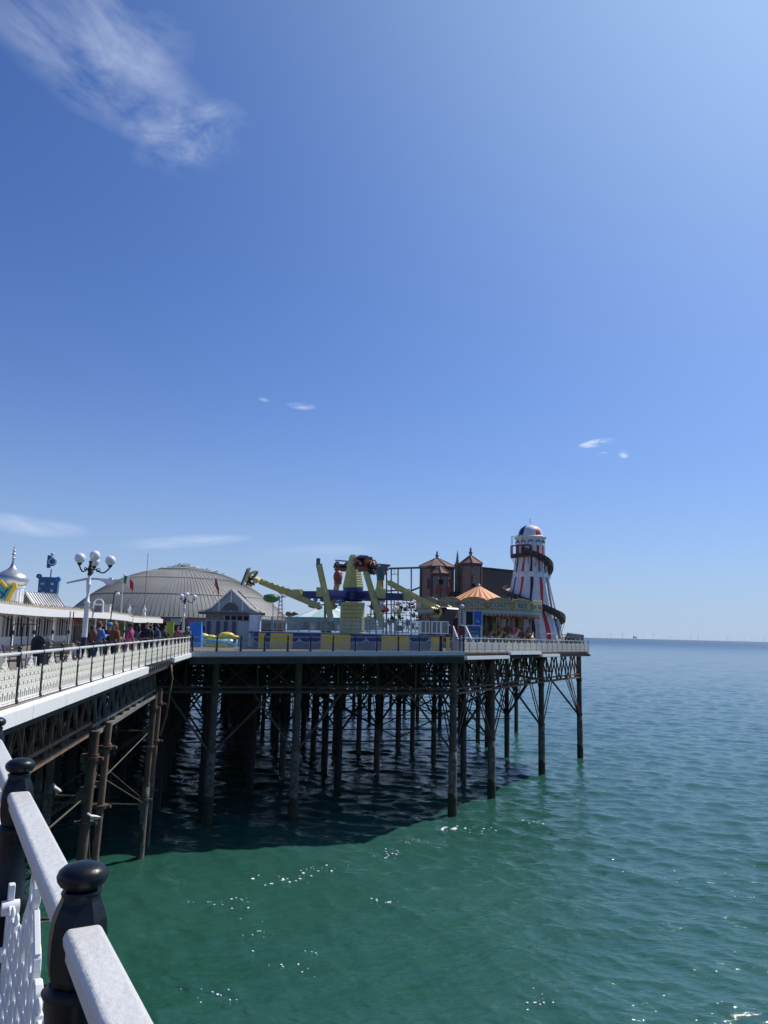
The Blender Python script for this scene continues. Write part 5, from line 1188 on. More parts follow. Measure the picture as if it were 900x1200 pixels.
for k in range(NS):
    am = .1+2*math.pi*(k+.5)/NS
    for (za_, zb_) in ((11.8, hz(677)), (hz(671), hz(652.5))):
        b = MB(); steps = 14; prev = None; w = .17
        for i in range(steps+1):
            z = za_+(zb_-za_)*i/steps; R1 = hr(z)*math.cos(math.pi/NS)+.035; da = .05*math.sin((z-za_)*1.1); d = Vector((math.cos(am+da), math.sin(am+da), 0)); tx = Vector((-d.y, d.x, 0))
            ww = w*R1*(.55+.15*math.sin(z*1.3+k)); ww = ww*1.2; cur = [HC+d*R1-tx*ww*.6+Vector((0, 0, z)), HC+d*R1+tx*ww*.6+Vector((0, 0, z))]
            if prev: b.add([prev[0], prev[1], cur[1], cur[0]]+[v-d*.08 for v in (prev[0], prev[1], cur[1], cur[0])], [(0, 1, 2, 3), (0, 4, 5, 1), (1, 5, 6, 2), (3, 2, 6, 7), (0, 3, 7, 4), (4, 7, 6, 5)])
            prev = cur
        b.build('stripe', rs2 if k % 2 else nav, t)
    d = Vector((math.cos(am), math.sin(am), 0)); tx = Vector((-d.y, d.x, 0)); z = hz(674.3); R1 = hr(z)*math.cos(math.pi/NS)+.05
    b = MB(); b.ring(HC+d*R1+Vector((0, 0, z)), tx, Z3, .20, .16, .08, 12); b.ring(HC+d*R1+tx*.3+Vector((0, 0, z)), tx, Z3, .1, .07, .06, 10); b.ring(HC+d*R1-tx*.3+Vector((0, 0, z)), tx, Z3, .1, .07, .06, 10); b.build('medallion', hs, t)
    a = .1+2*math.pi*k/NS; d = Vector((math.cos(a), math.sin(a), 0)); b = MB()
    for i in range(8): z0, z1 = np.interp([i/8, (i+1)/8], [0, 1], [11.6, pr[-1][1]]); b.bar(HC+d*(hr(z0)+.02)+Vector((0, 0, z0)), HC+d*(hr(z1)+.02)+Vector((0, 0, z1)), .10, .10)
    b.build('corner_rib', hs, t)
# lantern room
zl0, zl1 = hz(651), hz(630); b = MB(); b.lathe(HC, [(1.6, zl0), (1.66, zl0+.05), (1.6, zl0+.1), (1.6, zl1-.25), (1.75, zl1-.2), (1.8, zl1), (1.5, zl1+.05)], NS, False, a0=.1); lr = b.build('lantern_room', hw, t)
for k in range(NS):
    am = .1+2*math.pi*(k+.5)/NS; d = Vector((math.cos(am), math.sin(am), 0)); tx = Vector((-d.y, d.x, 0)); R1 = 1.6*math.cos(math.pi/NS)+.03
    b = MB(); b.prism([(-.15, -.02), (.15, -.02), (.15, .95), (-.15, .95)], HC+d*R1+Vector((0, 0, zl0+.05)), tx, Z3, .05); b.build('stripe', rs2, lr)
    b = MB(); b.ring(HC+d*(R1+.02)+Vector((0, 0, zl0+1.33)), tx, Z3, .23, .09, .07, 10, 0, math.pi); b.build('arch', leadd, lr)
    b = MB(); b.prism([(.19*math.cos(x), .24*math.sin(x)) for x in np.linspace(0, math.pi, 9)], HC+d*R1+Vector((0, 0, zl0+1.1)), tx, Z3, .06); b.build('window', mat('bright_window', (.75, .8, .86), .2), lr)
zd = hz(628.5); dr_ = 1.38; hd = hz(615.5)-zd
def dome_pt(a, s): return HC+Vector((math.cos(a)*dr_*math.cos(s*math.pi/2)**.85, math.sin(a)*dr_*math.cos(s*math.pi/2)**.85, zd+hd*math.sin(s*math.pi/2)))
for k in range(12):
    b = MB(); vs = []; n_ = 3; m__ = 8
    for i in range(n_+1):
        for j in range(m__+1): vs.append(dome_pt(.30+2*math.pi*(k+i/n_)/12, j/m__*.98))
    b.add(vs, [(i*(m__+1)+j, (i+1)*(m__+1)+j, (i+1)*(m__+1)+j+1, i*(m__+1)+j+1) for i in range(n_) for j in range(m__)], True); b.build('dome_segment', [nav, hs, hw, rs2, hw, hs][k % 6], t)
b = MB(); b.lathe(HC, [(1.72, zl1+.02), (1.45, zd-.02), (1.4, zd+.06), (1.2, zd+.08)], NS, False, a0=.1); b.build('dome_skirt', hw, t)
b = MB(); b.tube(HC+Vector((0, 0, zd+hd-.05)), HC+Vector((0, 0, hz(608))), .04, n=6); b.ball(HC+Vector((0, 0, zd+hd)), .1, 8); b.build('mast', lgrey, t)
# entrance balcony at the left of the lantern room
b = MB(); wd = mat('slide_dark_wood', (.045, .030, .03), .7, var=.25)
ac = math.pi*1.05
for k in range(5):
    a0, a1 = math.pi*.86+k*.36, math.pi*.86+(k+1)*.36; p0, p1 = HC+Vector((math.cos(a0), math.sin(a0), 0))*2.15, HC+Vector((math.cos(a1), math.sin(a1), 0))*2.15
    for z, h in ((zl0-.1, .35), (zl0+.95, .14)): b.bar(p0+Vector((0, 0, z)), p1+Vector((0, 0, z)), .07, h)
    b.bar(p0+Vector((0, 0, zl0)), p0+Vector((0, 0, zl0+1)), .09, .09)
    b.add([p0+Vector((0, 0, zl0-.2)), p1+Vector((0, 0, zl0-.2)), HC+Vector((0, 0, zl0-.2)), p0+Vector((0, 0, zl0-.28)), p1+Vector((0, 0, zl0-.28)), HC+Vector((0, 0, zl0-.28))], [(0, 1, 2), (5, 4, 3), (0, 3, 4, 1)])
b.build('balcony', wd, t)
b = MB()
for k in (0, 2, 4): 
    a0 = math.pi*.86+k*.36; p0 = HC+Vector((math.cos(a0), math.sin(a0), 0))*2.15; b.bar(p0+Vector((0, 0, zl0+.9)), p0+Vector((0, 0, zl1)), .05); b.bar(p0+Vector((0, 0, zl0-.2)), HC+(p0-HC)*.78+Vector((0, 0, zl0-1.2)), .06)
a0, a1 = math.pi*.8, math.pi*1.52
for k in range(4):
    x0, x1 = math.pi*.86+k*.36, math.pi*.86+(k+1)*.36; b.bar(HC+Vector((math.cos(x0), math.sin(x0), 0))*2.15+Vector((0, 0, zl1)), HC+Vector((math.cos(x1), math.sin(x1), 0))*2.15+Vector((0, 0, zl1)), .05)
b.build('balcony_frame', grey, t)
# spiral slide: starts front-left high, winds clockwise seen from above
turns = 1.62; aS = math.pi*1.30; zS, zE = zl0+.1, hz(739)
bo, bi, bu_ = MB(), MB(), MB(); n_ = 84; prev = None
yk = [(0, hz(647)), (.22, hz(659)), (.55, hz(680)), (.9, hz(697)), (1.0, hz(703)), (1.22, hz(720)), (1.62, hz(741))]
for i in range(n_+1):
    tt = turns*i/n_; a = aS+2*math.pi*tt; z = float(np.interp(tt, [k[0] for k in yk], [k[1] for k in yk])); d = Vector((math.cos(a), math.sin(a), 0)); R1 = hr(min(z, pr[-1][1]))+.05; R2 = R1+.62
    cur = [HC+d*R1+Vector((0, 0, z)), HC+d*R2+Vector((0, 0, z)), HC+d*R2+Vector((0, 0, z+.42)), HC+d*(R2+.06)+Vector((0, 0, z+.42)), HC+d*(R2+.06)+Vector((0, 0, z-.14)), HC+d*R1+Vector((0, 0, z-.14))]
    if prev:
        for q_ in range(6):
            (bi if q_ in (0,) else bo).add([prev[q_], prev[(q_+1) % 6], cur[(q_+1) % 6], cur[q_]], [(0, 1, 2, 3)])
    prev = cur
    if i % 3 == 0: bu_.bar(HC+d*R2+Vector((0, 0, z-.1)), HC+d*(hr(max(z-1.3, 11.6))+.03)+Vector((0, 0, z-1.2)), .05)
    if i % 2 == 0 and i: bu_.box(HC+d*(R2+.075)+Vector((0, 0, z+.2)), (.05, .22, .12), rz=a)
bo.build('slide_wall', wd, t); bi.build('slide_bed', mat('slide_mat', (.5, .42, .32), .5), t); bu_.build('slide_bracket', mat('bracket_mauve', (.16, .12, .14), .6), t)
b = MB()
for k in range(6): b.box(HC+Vector((1.2, -4.0-.28*k, 12.35-.15*k)), (3.6, .28, .08)); 
for x in (-.6, 3.0): b.bar(HC+Vector((x, -3.9, 13.2)), HC+Vector((x, -5.4, 12.5)), .06); b.bar(HC+Vector((x, -3.9, 13.2)), HC+Vector((x, -3.9, 11.6)), .06); b.bar(HC+Vector((x, -5.4, 12.5)), HC+Vector((x, -5.4, 11.6)), .06)
b.bar(HC+Vector((-.6, -3.9, 13.2)), HC+Vector((3.0, -3.9, 13.2)), .06)
b.build('entrance_steps', lgrey, t)
# ------------------------------------------------------------------ small things on the right deck
q = P_(604.5, 76.0, 12.0); b = MB(); M3 = Matrix.Rotation(R_(6), 3, 'Y')
pts = [(math.copysign(abs(math.cos(a))**.6, math.cos(a))*.34, math.copysign(abs(math.sin(a))**.75, math.sin(a))*.72) for a in np.linspace(0, 2*math.pi, 25)[:-1]]
t = thing('lifebuoy_stand', q, 'bright pink upright oval housing by the railing in front of the helter skelter', 'lifebuoy stand')
b.prism(pts, q+Vector((0, 0, 1.05)), Vector((1, .2, .08)), Z3, .26); b.build('housing', pinkm, t)
b = MB(); b.prism([(x*.35, y*.45) for x, y in pts], q+Vector((.06, -.14, 1.1)), Vector((1, .2, .08)), Z3, .06); b.build('slot', mat('pink_dark', (.35, .02, .08), .5), t)
b = MB(); b.bar(q+Vector((0, .05, -.5)), q+Vector((0, .05, .45)), .12); b.build('leg', grey, t)
dAt = lambda s, off: cB.lerp(cC, s)+nBC*off
q = dAt(.90, 1.0); t = thing('glass_windbreak', q, 'low slanted glass windbreak at the outer corner of the deck', 'windbreak')
b = MB(); a, e = dAt(.80, .9), dAt(1.0, .9); z_ = lambda p, z: Vector((p.x, p.y, z))
b.bar(z_(a, 13.35)+UU*.5, z_(e, 13.2)+UU*.2, .06); b.bar(z_(a, 12.3), z_(a, 13.35)+UU*.5, .06); b.bar(z_(e, 11.5), z_(e, 13.2)+UU*.2, .06); b.bar(z_(a, 11.5), z_(a, 12.3), .06); b.bar(z_(a, 12.45), z_(e, 12.35), .05); b.build('frame', leadd, t)
b = MB(); P4 = [z_(a, 12.3), z_(e, 12.3), z_(e, 13.2)+UU*.2, z_(a, 13.35)+UU*.5]; b.add(P4+[p+Vector((.01, .02, 0)) for p in P4], [(0, 1, 2, 3), (7, 6, 5, 4), (0, 4, 5, 1), (3, 2, 6, 7)]); b.build('glass_pane', glass, t)
q = dAt(.91, 1.7); t = thing('folding_table', z_(q, 11.5), 'tan folded wooden tables leaning together behind the corner windbreak', 'table')
b = MB(); q = z_(q, 12.85); b.box(q, (1.5, .8, .06), M=Euler((.1, -.35, .3)).to_matrix()); b.box(q+Vector((.5, .3, .1)), (1.1, .7, .06), M=Euler((.2, .25, .1)).to_matrix()); b.build('tabletop', mat('tan_wood', (.42, .26, .12), .6, var=.15), t)
b = MB(); 
for s in (-1, 1): b.bar(q+Vector((.5*s, 0, 0)), q+Vector((-.4*s, .2, -1.3)), .06); b.bar(q+Vector((.3*s, .1, 0)), q+Vector((.6*s, -.2, -1.3)), .06)
b.build('leg', timber, t)
b = MB(); a, e = dAt(.70, 1.5), dAt(.79, 1.5); b.path([z_(a, 11.6), z_(a, 13.1), z_(a, 13.25).lerp(z_(e, 13.25), .15), z_(a, 13.25).lerp(z_(e, 13.25), .85), z_(e, 13.1), z_(e, 11.6)], .035, 6)
tag(b.build('hoop_rail', grey, None, off=z_(a, 11.6)), 'low grey hoop rail between the helter skelter and the corner windbreak', 'rail')
# ticket booth, steps and platform gate beside the front corner
q = P_(555, 66, 11.55); t = thing('ticket_booth', q, 'blue and grey ticket booth with a framed blue notice beside the ride steps', 'booth')
b = MB(); b.box(q+Vector((-.15, 1.0, 1.75)), (1.9, 1.6, 3.5)); b.build('wall', mat('booth_grey', (.36, .38, .40), .5), t)
b = MB(); b.box(q+Vector((-.75, .17, 2.5)), (.22, .08, 1.6)); b.box(q+Vector((.02, .17, 2.5)), (.06, .08, 1.6)); b.build('frame', lgrey, t)
b = MB(); b.box(q+Vector((-.35, .16, 2.6)), (.55, .06, 1.5)); b.build('window', dark, t)
b = MB(); b.box(q+Vector((.36, .14, 2.6)), (.6, .1, 1.55)); sg = b.build('blue_sign', mat('royal_blue', (.01, .09, .42), .4), t); b = MB(); b.box(q+Vector((.36, .075, 2.5)), (.35, .02, .06)); b.box(q+Vector((.36, .075, 2.65)), (.2, .02, .04)); b.build('sign_lines', mat('pale_blue_mark', (.45, .58, .7)), sg)
q2 = P_(555.5, 63.5, 11.55); t = thing('notice_board', q2, 'blue notice board in a pale grey frame in front of the ticket booth', 'notice board')
b = MB()
for x in (-.58, .58): b.box(q2+Vector((x, 0, 1.1)), (.08, .08, 2.2))
for z in (.55, 2.16): b.box(q2+Vector((0, 0, z)), (1.2, .09, .08))
b.build('frame', lgrey, t); b = MB(); b.box(q2+Vector((0, .0, 1.35)), (1.04, .05, 1.5)); bd = b.build('board', mat('notice_blue', (.015, .10, .24), .4), t)
b = MB()
for z, w in ((1.65, .6), (1.4, .75), (1.3, .5), (1.1, .66), (1.0, .4)): b.box(q2+Vector((0, -.035, z)), (w, .012, .035))
b.build('printed_lines', mat('pale_blue_mark', (.45, .58, .7)), bd)
for k, (x0, x1, l_) in enumerate(((531, 537, 'left sloping metal handrail of the ride steps, beside the yellow panel'), (546, 553, 'right sloping metal handrail of the ride steps, by the notice board'))):
    b = MB(); a, e = P_(x0, 62, 13.6), P_(x1, 60, 12.6); b.bar(a, e, .1, .08); b.bar(a+Vector((-.35, .4, .1)), a, .1, .08); b.bar(a, Vector((a.x, a.y, 11.5)), .07); b.bar(e, Vector((e.x, e.y, 11.5)), .07)
    for s in np.linspace(.15, .85, 5): p = a.lerp(e, s); b.bar(p, Vector((p.x, p.y, 11.6)), .035)
    tag(b.build('handrail', lgrey, None, off=Vector((a.x, a.y, 11.5))), l_, 'handrail')
q = P_(543, 61.5, 11.5); b = MB()
for i in range(5): b.box(q+Vector((0, 1.2-.3*i, .9-.18*i)), (1.6, .32, .06)); b.box(q+Vector((0, 1.2-.3*i+.14, .8-.18*i)), (1.6, .03, .18))
for s in (-1, 1): b.bar(q+Vector((.78*s, 1.4, .95)), q+Vector((.78*s, -.2, 0)), .05, .2)
tag(b.build('ride_steps', leadd, None, off=q), 'flight of dark metal steps up to the ride platform beside its yellow end panel', 'steps')
for k, (x, w, l_) in enumerate(((541, .5, 'narrow maroon panel standing left of the notice board'), (529.5, .16, 'thin dark red post at the right end of the glass balustrade'))):
    q = P_(x, 63 if k == 0 else 58, 11.5); b = MB(); b.box(q+Vector((0, 0, 1.05)), (w, .12, 2.1)); b.box(q+Vector((0, 0, 2.13)), (w+.06, .16, .06)); tag(b.build('panel_post', mat('maroon', (.12, .01, .025), .5), None, off=q), l_, 'panel')
q = P_(541, 64, 11.5); t = thing('street_lamp', q, 'slim grey pole with a small pale lamp head in front of the carousel boards', 'street lamp')
b = MB(); b.tube(q, q+Vector((0, 0, 3.6)), .045, n=8); b.build('pole', leadd, t); b = MB(); b.ball(q+Vector((0, 0, 3.75)), .2, 10, sz=.9); b.build('lamp_head', mat('lamp_head_pale', (.45, .5, .5), .4), t)
# ------------------------------------------------------------------ walkway clutter
def wp_(px, Y): return P_(px, Y, 11.36)
q = wp_(48.5, 27.5); t = thing('litter_bin', q, 'black round-hooded litter bin on the walkway left of the tall lamp', 'litter bin')
b = MB(); pts = [(-.24, 0), (.24, 0), (.24, 1.0)]+[(.24*math.cos(a), 1.0+.24*math.sin(a)) for a in np.linspace(.2, math.pi-.2, 9)]+[(-.24, 1.0)]
b.prism(pts, q, X3, Z3, .4); b.build('body', blackm, t); b = MB(); b.prism([(-.15, .8), (.15, .8), (.15, .95), (.08, 1.08), (-.08, 1.08), (-.15, .95)], q+Vector((0, -.21, 0)), X3, Z3, .02); b.build('opening', dark, t)
q = sh(41.3, .2); q.z = 13.05; t = thing('round_sign', q, 'round white sign with a dark blue emblem hung on an arcade column', 'sign')
b = MB(); b.lathe(q+Vector((0, -.05, 0)), [(.02, 0), (.28, 0), (.28, .04), (.02, .04)], 24, ax=(.3, -1, 0)); b.build('disc', white, t)
b = MB()
for a in (math.pi/2, math.pi*1.17, math.pi*1.83): b.lathe(q+Vector((.02+math.cos(a)*.10, -.1, math.sin(a)*.10)), [(.01, 0), (.085, 0), (.085, .015), (.01, .015)], 14, ax=(.3, -1, 0))
b.lathe(q+Vector((.02, -.1, -.02)), [(.01, 0), (.06, 0), (.06, .02), (.01, .02)], 12, ax=(.3, -1, 0)); b.build('emblem', navy, t)
q = wp_(40, 24.5); b = MB(); b.prism([(-.15, 0), (.15, 0), (.15, .62), (-.15, .62)], q, X3, Z3, .05); t = thing('a_board', q, 'white pavement board with pale blue writing standing behind the cream railing', 'sign'); b.build('board', white, t)
b = MB()
for z, w in ((.54, .2), (.46, .24), (.38, .2), (.30, .22), (.22, .16)): b.box(q+Vector((0, -.03, z)), (w, .01, .045))
b.build('lettering', mat('pale_blue_ink', (.12, .28, .45), .5), t)
def bench(q, rz, label):
    t = thing('bench', q, label, 'bench', None, rz); b = MB()
    for i in range(5): b.box((0, -.2+i*.1, .45), (1.5, .07, .03))
    s_ = b.mesh('seat', timber); inst('seat', s_, t, (0, 0, 0)); b = MB()
    for i in range(4): b.box((0, .3+i*.02, .56+i*.1), (1.5, .03, .07))
    inst('backrest', b.mesh('backrest', timber), t, (0, 0, 0)); b = MB(); b.path([(0, -.28, 0), (0, -.24, .43), (0, .24, .43), (0, .4, .95)], .03, 6); b.bar((0, .22, .43), (0, .34, 0), .05)
    lm = b.mesh('leg', blackm); inst('leg', lm, t, (-.68, 0, 0)); inst('leg', lm, t, (.68, 0, 0))
bench(wp_(67, 33), 1.9, 'dark slatted bench on the walkway, right of the hooded bin'); bench(wp_(80, 34.5), 1.6, 'dark slatted bench just left of the tall lamp post'); bench(wp_(28, 26), 1.7, 'dark slatted bench left of the hooded bin'); bench(wp_(78, 29.5), 1.2, 'dark bench nearest the cream railing left of the tall lamp')
for k, x in enumerate((14, 26)):
    q = wp_(x, 29); b = MB(); b.path([q, q+Vector((0, 0, 1.55)), q+Vector((.08, 0, 1.62)), q+Vector((.55, 0, 1.62)), q+Vector((.62, 0, 1.55)), q+Vector((.62, 0, 0))], .022, 6)
    tag(b.build('hoop_barrier', blackm, None, off=q), 'tall thin black hoop stand behind the railing, %s of two at far left' % ('left' if k == 0 else 'right'), 'barrier')
for k, x in enumerate((80.5, 84.5)):
    q = wp_(x, 45); b = MB(); b.tube(q, q+Vector((0, 0, 2.4)), .03, n=6); b.lathe(q, [(.15, 0), (.15, .05), (.03, .1)], 10)
    tag(b.build('thin_pole', blackm, None, off=q), 'slim dark pole between arcade columns, %s of a pair left of the tall lamp' % ('left' if k == 0 else 'right'), 'pole')
# ------------------------------------------------------------------ people
def skinmesh(edges_pts, name, m_, parent, sub=1, root=0):
    """edges_pts: list of chains of (x,y,z,r); first points that coincide are merged"""
    vs, rs_, es, idx = [], [], [], {}
    for ch in edges_pts:
        pv = None
        for x, y, z, r in ch:
            k = (round(x, 3), round(y, 3), round(z, 3))
            if k not in idx: idx[k] = len(vs); vs.append((x, y, z)); rs_.append(r)
            i = idx[k]
            if pv is not None and pv != i: es.append((pv, i))
            pv = i
    me = bpy.data.meshes.new(name); me.from_pydata(vs, es, []); o = bpy.data.objects.new(name, me); COL.objects.link(o)
    md = o.modifiers.new('s', 'SKIN'); md.use_smooth_shade = True
    for i, r in enumerate(rs_):
        rr = r if isinstance(r, tuple) else (r, r); me.skin_vertices[0].data[i].radius = rr; me.skin_vertices[0].data[i].use_root = (i == root)
    sb = o.modifiers.new('u', 'SUBSURF'); sb.levels = sb.render_levels = sub
    bpy.context.view_layer.update(); dg = bpy.context.evaluated_depsgraph_get(); m2 = bpy.data.meshes.new_from_object(o.evaluated_get(dg)); bpy.data.objects.remove(o)
    m2.materials.clear(); m2.materials.append(m_); m2.polygons.foreach_set('use_smooth', [True]*len(m2.polygons)); o = bpy.data.objects.new(name, m2); COL.objects.link(o); o.parent = parent; return o
def person(q, rz, label, top, legs, hairm, H=1.7, pose='stand', skirt=False, longhair=False, bag=None, hat=None):
    t = thing('person', q, label, 'person', None, rz); k = H/1.7
    s = lambda *p: tuple(c*k for c in p)
    if pose == 'phone': hl, el = s(.13, -.28, 1.28, .03), s(.24, -.08, 1.12, .042); hr_, er = s(-.10, -.28, 1.26, .03), s(-.24, -.08, 1.12, .042)
    elif pose == 'lean': hl, el = s(.22, -.38, 1.08, .03), s(.27, -.12, 1.12, .042); hr_, er = s(-.2, -.38, 1.08, .03), s(-.27, -.12, 1.12, .042)
    else: hl, el = s(.27, -.06, .80, .03), s(.27, .02, 1.10, .042); hr_, er = s(-.27, -.02, .80, .03), s(-.27, .03, 1.10, .042)
    shl, shr = s(.19, 0, 1.40, .06), s(-.19, 0, 1.40, .06); st = .10 if pose == 'walk' else .0
    pel = s(0, 0, .95, .14); ch = s(0, 0, 1.30, .15); nk = s(0, -.0, 1.45, .065); hb = s(0, -.02, 1.52, .06); hd = s(0, -.03, 1.60, .105); ht = s(0, -.02, 1.66, .085)
    kl, kr = s(.10, -.04-st, .50, .062), s(-.10, -.02+st, .50, .062); al, ar = s(.10, .02-st*2, .09, .042), s(-.10, .04+st*1.5, .09, .042); tl, tr2 = s(.11, -.14-st*2, .04, .035), s(-.11, -.12+st*1.5, .04, .035)
    thl, thr = s(.10, 0, .86, .095), s(-.10, 0, .86, .095)
    body = skinmesh([[pel, s(0, 0, 1.12, .12), ch, nk, hb, hd, ht], [ch, shl, el, hl, s(hl[0]/k*.96, hl[1]/k-.05, hl[2]/k-.05, .028)], [ch, shr, er, hr_, s(hr_[0]/k*.96, hr_[1]/k-.05, hr_[2]/k-.05, .028)], [pel, thl, kl, al, tl], [pel, thr, kr, ar, tr2]], 'body', skin, t)
    g = lambda p, e: (p[0], p[1], p[2], p[3]+e)
    skinmesh([[g(pel, .03), g(s(0, 0, 1.12, .12), .03), g(ch, .035), s(0, 0, 1.42, .075)], [g(ch, .035), g(shl, .028), g(el, .022), g(hl, .016)], [g(ch, .035), g(shr, .028), g(er, .022), g(hr_, .016)]], 'jacket', top, t)
    if skirt: b = MB(); b.lathe((0, 0, 0), [(.16*k, 1.0*k), (.2*k, .9*k), (.27*k, .55*k), (.26*k, .5*k)], 16); b.build('skirt', legs, t, off=(0, 0, 0))
    else: skinmesh([[g(pel, .012), g(thl, .018), g(kl, .018), s(.10, .02-st*2, .12, .055)], [g(pel, .012), g(thr, .018), g(kr, .018), s(-.10, .04+st*1.5, .12, .055)]], 'trousers', legs, t)
    b = MB(); b.ball((0, .012*k, 1.645*k), .115*k, 12, sz=1.05)
    if longhair: b.ball((0, .06*k, 1.53*k), .11*k, 10, sz=1.6, sy=.7)
    h = b.build('hair', hairm, t, off=(0, 0, 0))
    b = MB(); b.ball((0, -.115*k, 1.60*k), .018*k, 6, sz=1.4); b.build('nose', skin, t, off=(0, 0, 0))
    for sgn in (-1, 1):
        b = MB(); b.ball((sgn*.105*k, -.02*k, 1.605*k), .022*k, 6, sx=.5, sz=1.4); b.build('ear', skin, t, off=(0, 0, 0))
        b = MB(); b.box((sgn*.10*k, -.08*k, .035*k), (.09*k, .25*k, .07*k)); b.build('shoe', blackm, t, off=(0, 0, 0))
    if hat: b = MB(); b.lathe((0, 0, 0), [(.135*k, 1.66*k), (.125*k, 1.72*k), (.09*k, 1.77*k), (.01, 1.785*k)], 14); b.box((0, -.14*k, 1.665*k), (.17*k, .12*k, .015)); b.build('cap', hat, t, off=(0, 0, 0))
    if bag: b = MB(); b.ball((0, .22*k, 1.2*k), .17*k, 10, sz=1.4, sy=.7); b.build('backpack', bag, t, off=(0, 0, 0))
    return t
shirt = mat('shirt_blue', (.08, .19, .52), .7); coat = mat('coat_black', (.015, .015, .02), .8); brownc = mat('coat_rust', (.2, .07, .04), .8); magenta = mat('top_magenta', (.36, .03, .13), .7)
greyc = mat('coat_grey', (.13, .13, .14), .8); navc = mat('coat_navy', (.02, .04, .12), .8); jean = mat('jeans', (.05, .08, .16), .8); hbr = mat('hair_brown', (.10, .05, .025), .7); hbk = mat('hair_black', (.012, .01, .01), .6); hbl = mat('hair_auburn', (.28, .11, .04), .7); pale = mat('pale_shirt', (.6, .6, .58), .7); pinkc = mat('dress_pink', (.36, .16, .14), .7)
PZ = 11.36
person(wp_(116, 30.5), 2.6, 'person in a bright blue shirt seen from behind beside the tall lamp post', shirt, jean, hbr, 1.74, 'phone', bag=brownc)
person(wp_(109, 31.5), 1.2, 'person in a dark maroon jacket half hidden by the one in bright blue', mat('maroon_jacket', (.06, .02, .03), .8), coat, hbk, 1.55)
person(wp_(128, 32.5), .6, 'person in black with a blue cap, standing close to an auburn-haired companion', coat, coat, hbk, 1.70, 'phone', hat=mat('cap_blue', (.05, .22, .4)))
person(wp_(134.5, 32), -.6, 'auburn-haired person in a rust-brown jacket beside the one in a blue cap', brownc, coat, hbl, 1.72, 'stand', longhair=True)
person(wp_(138.5, 34), .5, 'small person in pale pink walking just right of the auburn-haired one', pinkc, pinkc, hbl, 1.35, 'stand')
person(wp_(153, 38.5), 1.4, 'person in a magenta top and black hat, third group along the railing', magenta, pinkc, hbk, 1.70, 'walk', skirt=True, hat=coat)
person(wp_(162, 40), -2.4, 'long-dark-haired person in a grey top next to the one in magenta', greyc, pale, hbk, 1.66, 'phone', longhair=True)
person(wp_(172.5, 40), .3, 'tall person in a long dark coat at mid walkway', coat, coat, hbr, 1.80, 'stand')
person(wp_(176.5, 42), 2.4, 'person in slate grey just right of the tall one in a dark coat', greyc, coat, hbk, 1.68, 'stand')
person(wp_(184.5, 44), -1.0, 'person in a navy jacket near the far end of the walkway', navc, pale, hbk, 1.70, 'walk')
person(wp_(193, 47), 1.0, 'person in black and white near the green banner', coat, coat, hbk, 1.66, 'phone', bag=pale)
person(wp_(208.5, 52), .2, 'person in faded red at the foot of the second lamp post', mat('top_faded_red', (.35, .10, .12), .7), jean, hbr, 1.66)
person(wp_(220, 54), -.2, 'pale-haired person at the inner corner left of the blue hoarding', greyc, coat, mat('hair_grey', (.5, .46, .42)), 1.64, 'lean')
person(wp_(91, 27), 1.0, 'small child in a white top sitting low behind the railing by the tall lamp', pale, pinkc, hbr, 1.05)
# brown weathered panel at end of walkway railing
q = wp_(215, 49.5); b = MB(); b.box(q+Vector((0, .2, .55)), (.55, .08, 1.05)); b.box(q+Vector((0, .2, 1.1)), (.6, .12, .06)); tag(b.build('brown_gate_panel', mat('tan_boards', (.38, .26, .17), .7, var=.15), None, off=q), 'tan boarded panel in the railing at the inner corner', 'panel')
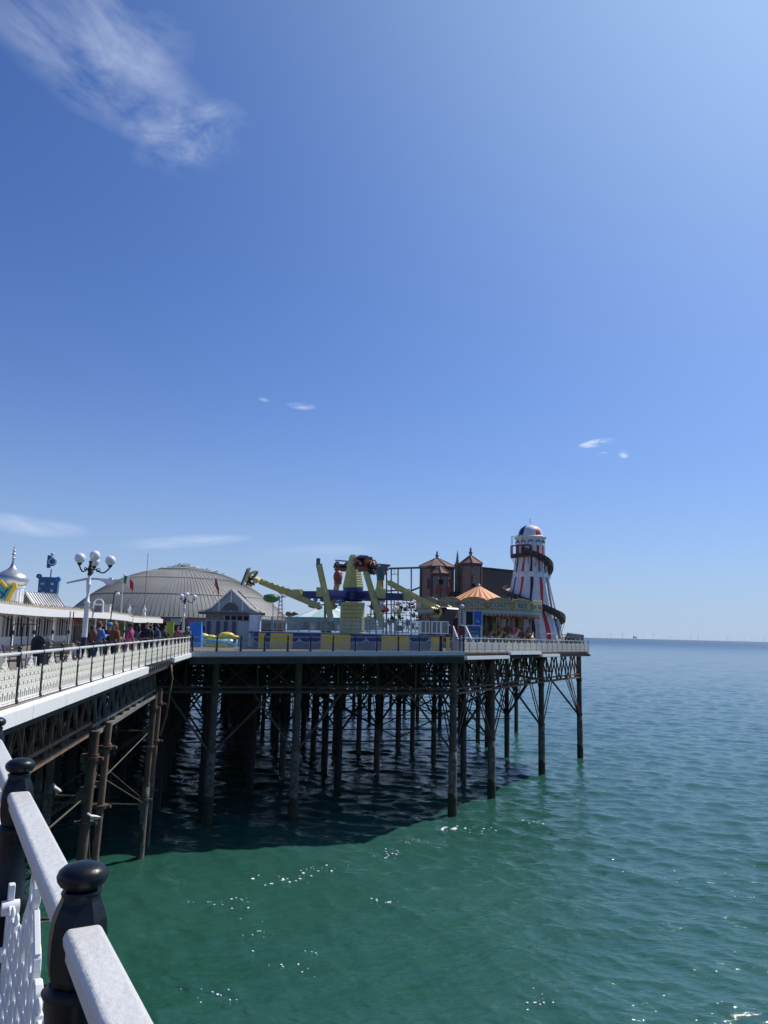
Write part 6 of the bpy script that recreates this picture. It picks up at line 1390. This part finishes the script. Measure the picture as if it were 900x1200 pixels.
# ------------------------------------------------------------------ wind turbines on the horizon
tm = MB(); tm.lathe((0, 0, 0), [(2.6, 0), (2.2, 40), (1.7, 80)], 8); TM = tm.mesh('tower', turb)
nmsh = MB(); nmsh.box((0, 1.5, 81), (4, 9, 4)); NM = nmsh.mesh('nacelle', turb)
bm_ = MB()
bm_.prism([(-.9, 0), (1.3, 4), (1.0, 20), (.3, 48), (-.3, 48), (-.9, 10)], (0, -4, 81), X3, Z3, .5); BM = bm_.mesh('blade', turb)
random.seed(21)
for i, px_ in enumerate([697, 703, 712, 716, 729.5, 742, 746, 755, 766, 777, 786, 794, 803, 809.5, 818, 825, 833, 840, 852.5, 858, 866, 873, 881, 889, 896]):
    D = 9500 if px_ in (716, 729.5, 766, 809.5, 818, 852.5, 896) else random.uniform(11500, 14500)
    p = at(px_, 746, D); o = thing('wind_turbine', (p.x, p.y, 0), 'tiny pale wind turbine far out on the horizon', 'wind turbine', 'offshore wind farm on the horizon', random.uniform(-.6, .6))
    o.scale = (.72, .72, .72); inst('tower', TM, o, (0, 0, 0)); inst('nacelle', NM, o, (0, 0, 0)); ph = random.random()*2
    for k in range(3):
        a = ph+k*2.0944; inst('blade', BM, o, Vector((0, 0, 81))-Matrix.Rotation(a, 3, 'Y')@Vector((0, 0, 81)), rot=(0, a, 0))
t = thing('offshore_platform', at(744, 747, 9000)*1.0, 'small boxy offshore platform on the horizon among the turbines', 'platform'); t.location.z = 0
b = MB(); b.box(t.location+Vector((0, 0, 20)), (38, 20, 12)); b.box(t.location+Vector((-8, 0, 30)), (14, 12, 9)); b.build('deckhouse', turb, t)
for x in (-14, 14):
    b = MB(); b.box(t.location+Vector((x, 0, 6)), (4, 4, 18)); b.build('leg', turb, t)
# ------------------------------------------------------------------ air
b = MB(); b.box((0, 0, 54), (38600, 38600, 118)); hz_ = b.build('haze', [], None); hz_.data.materials.clear()
HM = bpy.data.materials.new('haze_air'); HM.use_nodes = True; nt = HM.node_tree; nt.nodes.clear()
ho = nt.nodes.new('ShaderNodeOutputMaterial'); hv = nt.nodes.new('ShaderNodeVolumePrincipled'); hv.inputs['Color'].default_value = (.80, .88, 1, 1); hv.inputs['Density'].default_value = .000015; hv.inputs['Anisotropy'].default_value = .2
nt.links.new(hv.outputs[0], ho.inputs['Volume']); hz_.data.materials.append(HM); tag(hz_, kind='stuff')
